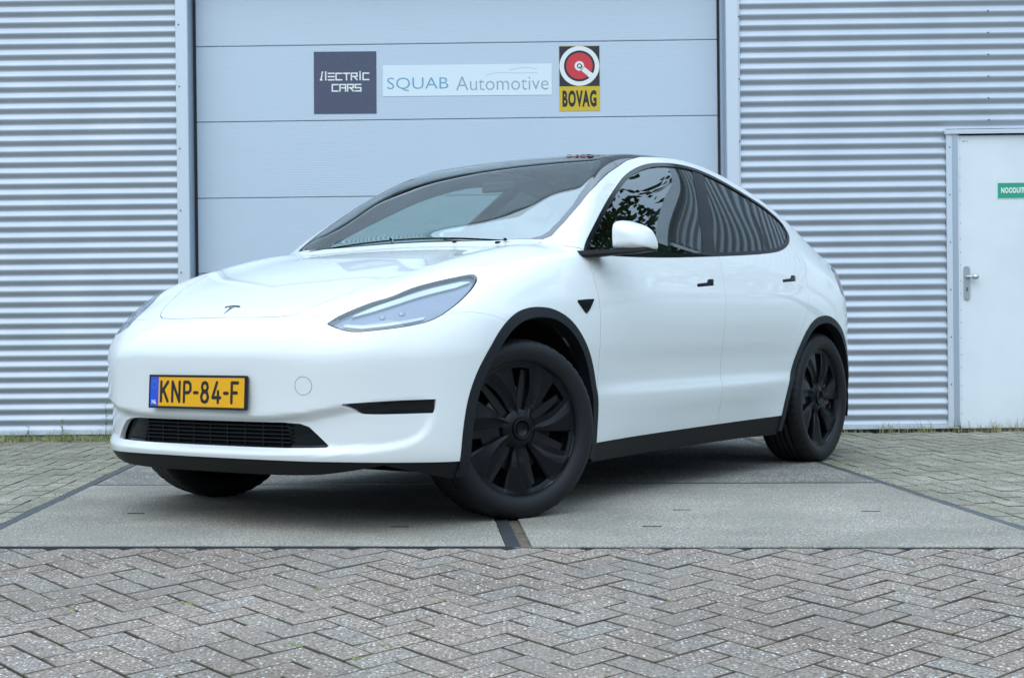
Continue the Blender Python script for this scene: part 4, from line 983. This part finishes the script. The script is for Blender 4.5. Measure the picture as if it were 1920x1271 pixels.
# ---- glass roof and windscreen
gm=clip(full,lambda P:.9-P[:,2]); gm=clip(gm,keep(GLS,XY_,-.0012))
ws=clip(gm,lambda P:-1.262-P[:,0]); rf=cuts(gm,lambda P:P[:,0]+1.266,lambda P:-2.55-P[:,0]); rg=clip(gm,lambda P:P[:,0]+2.554)
skin('roof_glass',rf,M_roofg,car,off=-.002,thick=.008); skin('rear_window',rg,M_roofg,car,off=-.002,thick=.008)
_wi=[(-.405,0),(-.407,.2),(-.412,.38),(-.420,.54),(-.437,.640),(-.462,.676),(-.50,.692),(-.58,.693),(-.70,.682),(-.88,.646),(-1.05,.602),(-1.15,.570),(-1.20,.525),(-1.222,.42),(-1.232,.3),(-1.235,0)]
WSI=np.array(_wi+[(x,-y) for x,y in _wi[::-1][1:-1]])
wsg=skin('windscreen',clip(ws,keep(WSI,XY_,0)),M_glass,car,off=-.002,thick=0)
skin('black_border',clip(ws,drop(WSI,XY_,0)),M_roofg,wsg,off=-.002,thick=.006)
# ---- cabin lining, seats, dashboard
cl=cuts(half,lambda P:P[:,0]+.40,lambda P:-3.3-P[:,0],lambda P:.87-P[:,2],pg(DLO,XZ_,-.03,-1),lambda P:np.where(P[:,2]>.9,pg(WSI,XY_,.0,-1)(P),-1.))
cl=clip(cl,lambda P:np.where((P[:,2]>1.1)&(P[:,0]<-1.262),pg(np.array([(-1.27,-.42),(-1.27,.42),(-2.5,.42),(-2.5,-.42)]),XY_,0,-1)(P),-1.))
skin('cabin_lining',join(cl,mirror(cl)),M_lining,car,off=-.045,thick=0)
inn=empty('interior',(0,0,0),0,car)
m=MB()
prof=[(-.40,.90),(-.42,1.065),(-.62,1.075),(-.78,1.055),(-.82,.98),(-.72,.80)]
vs=[(x,y,z) for y in (-.72,-.5,0,.5,.72) for x,z in [(a-.0,b_-(.03 if abs(y)>.6 else 0)) for a,b_ in prof]]; n_=len(prof)
m.add(vs,[(j*n_+i,j*n_+(i+1)%n_,(j+1)*n_+(i+1)%n_,(j+1)*n_+i) for j in range(4) for i in range(n_)]+[tuple(range(n_)),tuple(range(4*n_,5*n_))],True); m.build('dashboard',M_dash,inn)
MB().box(-.93,-.915,-.19,.19,1.02,1.22,.004).build('screen',M_screen,inn)
m=MB(); c_=Vector((-1.02,.37,1.0)); ax=Vector((.90,0,-.42)).normalized(); u=Vector((0,1,0)); w=ax.cross(u); pth=[c_+(u*math.cos(t)+w*math.sin(t))*.18 for t in [2*math.pi*k/28 for k in range(29)]]
m.tube(pth,.014,8,False); m.tube([c_-u*.17,c_,c_+u*.17],[.015,.05,.015],8); m.tube([c_,c_+ax*.25],.03,8); m.build('steering_wheel',M_seat,inn)
def seat(x,y,w):
    m=MB(); m.box(x-.02,x+.50,y-w/2,y+w/2,.55,.70,.04); m.build('seat',M_seat,inn)
    m=MB(); q=[(x-.02,.66),(x+.10,.68),(x-.10,1.20),(x-.20,1.20)]
    vs=[(a,y+s_*w/2*(.86 if b_>1 else 1),b_) for s_ in (-1,1) for a,b_ in q]; m.add(vs,[(0,1,2,3),(7,6,5,4)]+[(i,(i+1)%4,4+(i+1)%4,4+i) for i in range(4)]); m.build('backrest',M_seat,inn)
    MB().box(x-.23,x-.12,y-.13,y+.13,1.19,1.36,.035).build('headrest',M_seat,inn)
for y in (.37,-.37): seat(-1.72,y,.50); seat(-2.62,y,.60)
MB().box(-3.2,-.35,-.72,.72,.30,.50,.02).build('floor',M_under,inn)
MB().box(-.42,-.40,-.70,.70,.30,1.03).build('bulkhead',M_under,inn)
# mirror glass stub behind the windscreen
MB().box(-1.13,-1.11,-.10,.10,1.415,1.465,.01).build('rear_view_mirror',M_seat,inn)
# ---- bumper details
gi=cuts(full,lambda P:-P[:,0],keep(GRIL,YZ_,-.0005)); gr=skin('lower_grille',gi,M_gloss,bumper,off=-.030,thick=0)
ctr=cuts(full,lambda P:-P[:,0],keep(np.array([(-.40,.322),(.40,.322),(.37,.404),(-.37,.404)]),YZ_,0)); skin('grille_opening',ctr,M_matblk,bumper,off=-.028,thick=0)
def slat(z,y0,y1,h,d0,d1,name='grille_slat',mt=M_clad):
    ys=np.linspace(y0,y1,36); P=surf(0,ys,0*ys+z); m=MB(); vs=[]
    for p in P: vs+=[(p[0]-d0,p[1],z-h/2),(p[0]-d0,p[1],z+h/2),(p[0]-d1,p[1],z+h/2),(p[0]-d1,p[1],z-h/2)]
    m.add(vs,[(4*i+k,4*i+(k+1)%4,4*(i+1)+(k+1)%4,4*(i+1)+k) for i in range(35) for k in range(4)]+[(0,1,2,3),(140,141,142,143)]); return m.build(name,mt,bumper)
for z in (.3345,.3495,.3645,.3795,.3945): slat(z,-.40,.40,.0042,.014,.028)
for y in np.linspace(-.36,.36,9):
    p=surf(0,[y],[.36])[0]; MB().box(p[0]-.027,p[0]-.018,y-.002,y+.002,.320,.404).build('grille_rib',M_clad,bumper)
def decal(pts,axis,off,name,m,parent,th=.0015):
    """solid patch laid on the body surface: pts given in the projection plane of that axis"""
    a=[p[0] for p in pts]; b_=[p[1] for p in pts]; P=surf(axis,a,b_); N=gradF(P); n_=len(P); mm=MB()
    mm.add([tuple(P[i]+N[i]*(off+th)) for i in range(n_)]+[tuple(P[i]+N[i]*off) for i in range(n_)],[tuple(range(n_))]+[(i,(i+1)%n_,n_+(i+1)%n_,n_+i) for i in range(n_)]); return mm.build(name,m,parent)
em=empty('emblem',(0,0,0),0,car)
bar=[(-.042,.703),(-.030,.697),(-.015,.694),(0,.693),(.015,.694),(.030,.697),(.042,.703),(.037,.710),(.022,.7045),(.0,.7025),(-.022,.7045),(-.037,.710)]
decal([(b_,a) for a,b_ in bar],2,.0005,'emblem_bar',M_chrome,em)
decal([(b_,a) for a,b_ in [(-.0135,.7075),(0,.711),(.0135,.7075),(.0065,.712),(0,.752),(-.0065,.712)]],2,.0005,'emblem_stem',M_chrome,em)
ring=[]; 
tcx,tcz,tr=.495,.547,.0335
P=surf(0,[tcx+tr*math.cos(t) for t in np.linspace(0,2*math.pi,33)],[tcz+tr*math.sin(t) for t in np.linspace(0,2*math.pi,33)]); N=gradF(P)
M_seam=mat('seam shadow gap',(.18,.19,.20),.7)
MB().tube([tuple(p+n_*.0001) for p,n_ in zip(P,N)],.0009,6,False).build('tow_cover',M_seam,bumper)
# ---- number plate
npl=empty('number_plate',(.9005,0,.519),0,car); npl.rotation_euler=(0,-.055,0)
m=MB(); fw,fh=.2595,.0645
m.box(-.016,.0,-fw,fw,-fh,fh,.005); m.box(.0,.0035,-fw,fw,fh-.008,fh,.001); m.box(.0,.0035,-fw,fw,-fh,-fh+.008,.001); m.box(.0,.0035,-fw,-fw+.007,-fh+.008,fh-.008,.001); m.box(.0,.0035,fw-.007,fw,-fh+.008,fh-.008,.001); m.build('plate_frame',M_frame,npl)
MB().box(.0002,.0018,-.2520,.2520,-.0555,.0555).build('plate',M_yellow,npl)
MB().box(.0018,.0022,-.2515,-.2065,-.0550,.0550).build('blue_band',M_eu,npl)
CH={'K':[[(0,0),(0,1)],[(1,1),(.08,.46)],[(.30,.62),(1,0)]],'N':[[(0,0),(0,1),(1,0),(1,1)]],'P':[[(0,0),(0,1),(.65,1),(.93,.90),(1,.73),(.93,.55),(.65,.46),(0,.46)]],
'-':[[(.0,.47),(.8,.47)]],'8':[[(.5,.54),(.2,.60),(.08,.77),(.2,.94),(.5,1.),(.8,.94),(.92,.77),(.8,.60),(.5,.54),(.15,.46),(.0,.26),(.15,.06),(.5,0),(.85,.06),(1,.26),(.85,.46),(.5,.54)]],
'4':[[(.72,0),(.72,.55)],[(.55,1),(0,.24),(1.02,.24)]],'F':[[(0,0),(0,1),(.95,1)],[(0,.50),(.80,.50)]]}
def yz_strokes(lines,w,x,name,m,parent):
    mm=MB()
    for i,Q in enumerate(strokes(lines,w,False)): mm.add([(x+.00002*i,v.x,v.y) for v in Q],[(0,1,2,3)])
    for i,p in enumerate([p for L in lines for p in L]): mm.add([(x-.00004-.00001*i,p[0]+w/2*math.cos(t),p[1]+w/2*math.sin(t)) for t in [2*math.pi*k/14 for k in range(14)]],[tuple(range(14))])
    return mm.build(name,m,parent,fix=False)
y=-.1915; hgt=.0745
for ch,wd,adv in (('K',.0370,.0640),('N',.0385,.0655),('P',.0350,.0560),('-',.022,.0395),('8',.0360,.0615),('4',.0395,.0625),('-',.022,.0395),('F',.0330,.05)):
    yz_strokes([[(y+a*wd,-hgt/2+b_*hgt) for a,b_ in L] for L in CH[ch]],.0125,.0026,'character',M_char,npl); y+=adv*.975
me,w0,h0=text_mesh('NL',1.,.03); sc_=.026/w0
for v in me.vertices: a,b_=v.co.x,v.co.y; v.co=(.0026,-.2425+a*sc_,-.048+b_*sc_)
me.materials.clear(); me.materials.append(M_swh2); me.name='country_code'; link(bpy.data.objects.new('country_code',me),npl)
m=MB()
for k in range(12):
    a=math.pi*k/6; cy_,cz_=-.2290+.0145*math.cos(a),.026+.0145*math.sin(a); m.add([(.0026,cy_+r_*math.cos(t),cz_+r_*math.sin(t)) for t,r_ in [(math.pi/2+math.pi*j/5,(.0024 if j%2==0 else .001)) for j in range(10)]],[tuple(range(10))])
m.build('star_ring',mat('plate star yellow',(.35,.33,.10),.4),npl,fix=False)
# ---- side mirrors
def side_mirror(s_,fold=0):
    e=empty('side_mirror',(0,0,0),0,car)
    if fold: e.location=(-.15,.16,-.012); e.scale=(1,1,.9)
    # cap: outline in the y-z plane swept from the nose to the open rear face
    out=[(.931,1.076),(.926,1.10),(.925,1.15),(.929,1.190),(.940,1.203),(.965,1.203),(1.0,1.192),(1.038,1.176),(1.064,1.152),(1.078,1.122),(1.084,1.092),(1.080,1.080),(1.06,1.074),(.99,1.072)]
    out=spline_closed(out,2); n_=len(out); cy_,cz_=1.0,1.125; vs=[];rings=[]
    for t in (0.,.0006,.003,.010,.03,.07,.14,.26,.45,.72,1.0):
        sc=max(.08,(1-(1-t)**2.8)**.27); x=-.545-.125*t
        lean=0
        for (yy,zz) in out: vs.append((x-.35*(cy_+(yy-cy_)*sc-.95)*.75, s_*(.030+cy_+(yy-cy_)*sc-lean),cz_+(zz-cz_)*(sc*.55+.45*sc)))
        rings.append(t)
    nr=len(rings); fs=[(a*n_+b_,a*n_+(b_+1)%n_,(a+1)*n_+(b_+1)%n_,(a+1)*n_+b_) for a in range(nr-1) for b_ in range(n_)]+[tuple(range(n_))]
    m=MB(); m.add(vs,fs,True); m.build('mirror_cap',M_paint,e)
    last=vs[-n_:]; cm=cy_+.03; m=MB(); m.add([(x+.004,cm*s_+(yy-cm*s_)*.97,cz_+(zz-cz_)*.97) for x,yy,zz in last],[tuple(range(n_))]); m.build('mirror_glass',M_mir,e)
    # black foot and lower lip
    m=MB(); B=[(-.478,.842,1.044,1.074),(-.500,.90,1.048,1.0755),(-.530,.95,1.052,1.0765),(-.560,1.0,1.056,1.078),(-.590,1.06,1.060,1.0805),(-.610,1.108,1.067,1.083)]
    vs=[]
    for x,yy,z0,z1 in B:
        d=.09 if yy>.92 else .13
        vs+=[(x+.004,s_*yy,(z0+z1)/2-.003),(x,s_*yy,z1),(x-d,s_*yy,z1),(x-d,s_*yy,z0+.004),(x-.01,s_*yy,z0)]
    m.add(vs,[(i*5+k,i*5+(k+1)%5,(i+1)*5+(k+1)%5,(i+1)*5+k) for i in range(len(B)-1) for k in range(5)]+[(0,1,2,3,4),tuple(range((len(B)-1)*5,len(B)*5))]); m.build('mirror_foot',M_sill,e)
side_mirror(1); side_mirror(-1,1)
# ---- wipers
for y0,y1 in ((.52,-.10),(-.12,-.60)):
    m=MB(); ys=np.linspace(y0,y1,12); P=surf(2,-.404-.02*np.cos(ys*2)+.0*ys,ys); m.tube([tuple(p+np.array([0,0,-.001])) for p in P],.0035,6); m.tube([tuple(P[0]+np.array([.03,.03,.0])),tuple(P[0]+np.array([.0,0,.006]))],.005,6); m.build('wiper',M_matblk,car)
for y0 in (.27,.50):
    P=surf(2,[-.395],[y0])[0]; MB().box(P[0]-.012,P[0]+.012,y0-.010,y0+.010,P[2]-.006,P[2]+.006,.003).build('washer_nozzle',M_clad,car)
# ---- underbody and wheel wells
m=MB(); m.box(-3.55,.30,-.60,.60,.19,.30,.01); m.box(-2.42,-.47,-.885,.885,.186,.30,.01); m.build('underbody',M_under,car)
for wx in (0,-2.89):
    for s_ in (1,-1):
        m=MB(); R_=.455 if wx==0 else .43; n_=40; rows=[(R_+.004,.903),(R_+.002,.88),(R_+.0,.62),(.0,.60)]; vs=[]
        for r_,yy in rows: vs+=[(wx+r_*math.cos(t)*(1.0),s_*yy,.335+r_*math.sin(t)) for t in [math.pi*1.16*k/n_-.08*math.pi for k in range(n_+1)]]
        m.add(vs,[(a*(n_+1)+b_,a*(n_+1)+b_+1,(a+1)*(n_+1)+b_+1,(a+1)*(n_+1)+b_) for a in range(3) for b_ in range(n_)],True); m.build('wheel_liner',M_under,car)
# ---- wheels
def tyre_mb():
    half_=[(.264,.100),(.268,.110),(.276,.1170),(.288,.1228),(.303,.1262),(.318,.1255),(.331,.1215),(.341,.1150),(.348,.1060),(.3525,.094),(.3545,.082),(.3560,.070),(.3565,.055),(.349,.053),(.349,.046),(.3570,.044),(.3572,.018),(.349,.016),(.349,.009),(.3573,.007)]
    prof=half_+[(r,-a) for r,a in half_[::-1]]; L=len(prof)
    def fn(r,a,k,j):
        jj=min(j,L-1-j)
        if jj in (8,9,10,11) and k%4==0: r-=.0045
        if jj in (14,15) and k%6==0: r-=.003
        if jj==4 and False: a*=1.0
        return r,a
    return MB().lathe(prof,200,'y',True,fn)
def cover_mb():
    m=MB(); R=.2685; rs=[.044,.052,.064,.078,.092,.110,.130,.150,.170,.190,.210,.226,.242,.256,R]; nr=len(rs)
    def col(r):
        t=(r-.05)/(R-.05); t=max(0,min(1,t)); w=7+21*t; bev=.8+1.6*t; st=min(17.,math.degrees(.031/r))
        b=[0,bev,w,w+st,51.4286]; sub=[2,4,3,5]; out=[]
        for q_ in range(4):
            for k in range(sub[q_]):
                f=k/sub[q_]; out.append((b[q_]+(b[q_+1]-b[q_])*f,q_,f))
        return out
    def h(r,q_,f):
        t=max(0,min(1,(r-.05)/(R-.05))); base=.096-.010*math.exp(-((r-.09)/.04)**2)+.004*(1-t)
        edge=sstep(.242,.264,np.array(r)); hub=1-sstep(.055,.085,np.array(r)); k=float((1-edge)*(1-hub))
        lo=base-.026*k
        lo=base-.012*k
        if q_==0: v=lo+(base-.006*k-lo)*f
        elif q_==1: v=base-.006*k+(.010*k)*f
        elif q_==2: v=base-.009*k+(.005*k if f==0 else 0)
        else: v=base-.009*k+(lo-base+.009*k)*f
        return v
    cols=len(col(.1)); tot=cols*7; vs=[]; meta=col(.1)
    for r in rs:
        c_=col(r)
        for s7 in range(7):
            for (a,q_,f) in c_:
                an=math.radians(a+s7*51.4286-5-4*(1-r/R)); vs.append((-r*math.cos(an),h(r,q_,f),r*math.sin(an)))
    def iv(i,j): return i*tot+j%tot
    hole=set(); fs=[]
    for i in range(nr-1):
        for j in range(tot):
            q_=meta[j%cols][1]
            if q_==3 and rs[i]>=.078 and rs[i+1]<=.2425: hole.add((i,j)); continue
            fs.append((iv(i,j),iv(i,j+1),iv(i+1,j+1),iv(i+1,j)))
    m.add(vs,fs,False)
    # walls of the openings
    def wall(a,b_): 
        p,q_=vs[a],vs[b_]; m.add([p,q_,(q_[0],q_[1]-.022,q_[2]),(p[0],p[1]-.022,p[2])],[(0,1,2,3)])
    for (i,j) in hole:
        if (i-1,j) not in hole: wall(iv(i,j),iv(i,j+1))
        if (i+1,j) not in hole: wall(iv(i+1,j),iv(i+1,j+1))
        if (i,(j-1)%tot) not in hole: wall(iv(i,j),iv(i+1,j))
        if (i,(j+1)%tot) not in hole: wall(iv(i,j+1),iv(i+1,j+1))
    m.lathe([(R,h(R,1,.5)),(R+.002,.104),(R+.007,.107),(R+.010,.104),(R+.011,.085)],96)   # outer lip
    m.lathe([(.042,.096),(.042,.104),(.040,.106),(.035,.106),(.033,.103),(.033,.090),(.0005,.090)],40)
    return m
def wheel(x,s_,steer,first=[]):
    e=empty('wheel',(x,s_*.812,.352),0,car); e.rotation_euler=(0,0,steer+(math.pi if s_<0 else 0))
    if not first:
        t=tyre_mb(); t=t.build('tyre',M_tyre,e); c_=cover_mb().build('wheel_cover',M_cover,e)
        r_=MB().lathe([(.262,.100),(.268,.100),(.268,.098),(.252,.09),(.238,.05),(.235,-.10),(.25,-.11)],64).build('rim',M_gloss,e)
        m=MB(); m.lathe([(.0005,.060),(.165,.060),(.168,.055),(.168,.04),(.0005,.04)],48); b_=m.build('brake_disc',M_hub,e)
        m=MB(); m.lathe([(.0005,.012),(.24,.012)],48); m.build('backing',M_matblk,e)
        m=MB(); 
        for k in range(7):
            a=math.radians(k*51.43+30); ca_,sa_=math.cos(a),math.sin(a); m.box(-.0,.0001,0,.0001,0,.0001)
            vs=[(-(rr*ca_-w_*sa_),yy,rr*sa_+w_*ca_) for rr,w0 in ((.06,.022),(.235,.014)) for w_,yy in ((-w0,.068),(w0,.068),(w0,.05),(-w0,.05))]
            m.add(vs,[(0,1,5,4),(1,2,6,5),(2,3,7,6),(3,0,4,7)])
        m.build('rim_spokes',M_gloss,e)
        first.append([c for c in e.children])
    else:
        for ch in first[0]: c=ch.copy(); COL.objects.link(c); c.parent=e
    return e
ST=-.3728
wheel(0,1,ST); wheel(-2.89,1,0); wheel(0,-1,ST); wheel(-2.89,-1,0)
for x,s_ in ((0,1),(-2.89,1)):
    m=MB(); m.box(x-.20,x-.12,s_*.862,s_*.885,.30,.42,.01); m.build('brake_caliper',M_cal,car)
# ---- dry leaves on the glass roof
bpy.context.view_layer.update()
random.seed(5)
for k,(x,y,an) in enumerate(((-1.335,.275,.3),(-1.325,.325,1.4),(-1.315,.37,-.4),(-1.300,.42,.8),(-1.325,.395,2.0))):
    P=surf(2,[x],[y])[0]; L=.030+.012*random.random(); m=MB(); vs=[]
    for q_ in range(6):
        u=q_/5; w=.30*L*math.sin(math.pi*min(.97,u+.03)); z=.0012+.0022*math.sin(u*3.)
        vs+=[((u-.5)*L*2*.5,-w,z+.001),((u-.5)*L,0,z),((u-.5)*L,w,z+.001)]
    m.add(vs,[(3*q_,3*q_+1,3*q_+4,3*q_+3) for q_ in range(5)]+[(3*q_+1,3*q_+2,3*q_+5,3*q_+4) for q_ in range(5)],True)
    o=m.build('dry_leaf',M_leafy,None,fix=False,label=('leftmost','second from the left','middle','fourth from the left','rightmost')[(0,1,2,4,3)[k]]+' of the dry brown leaves lying on the black glass roof',cat='leaf',group='dry leaves on the car roof')
    o.location=car.matrix_world@Vector((x,y,P[2]+.001)); o.rotation_euler=(0,0,an)
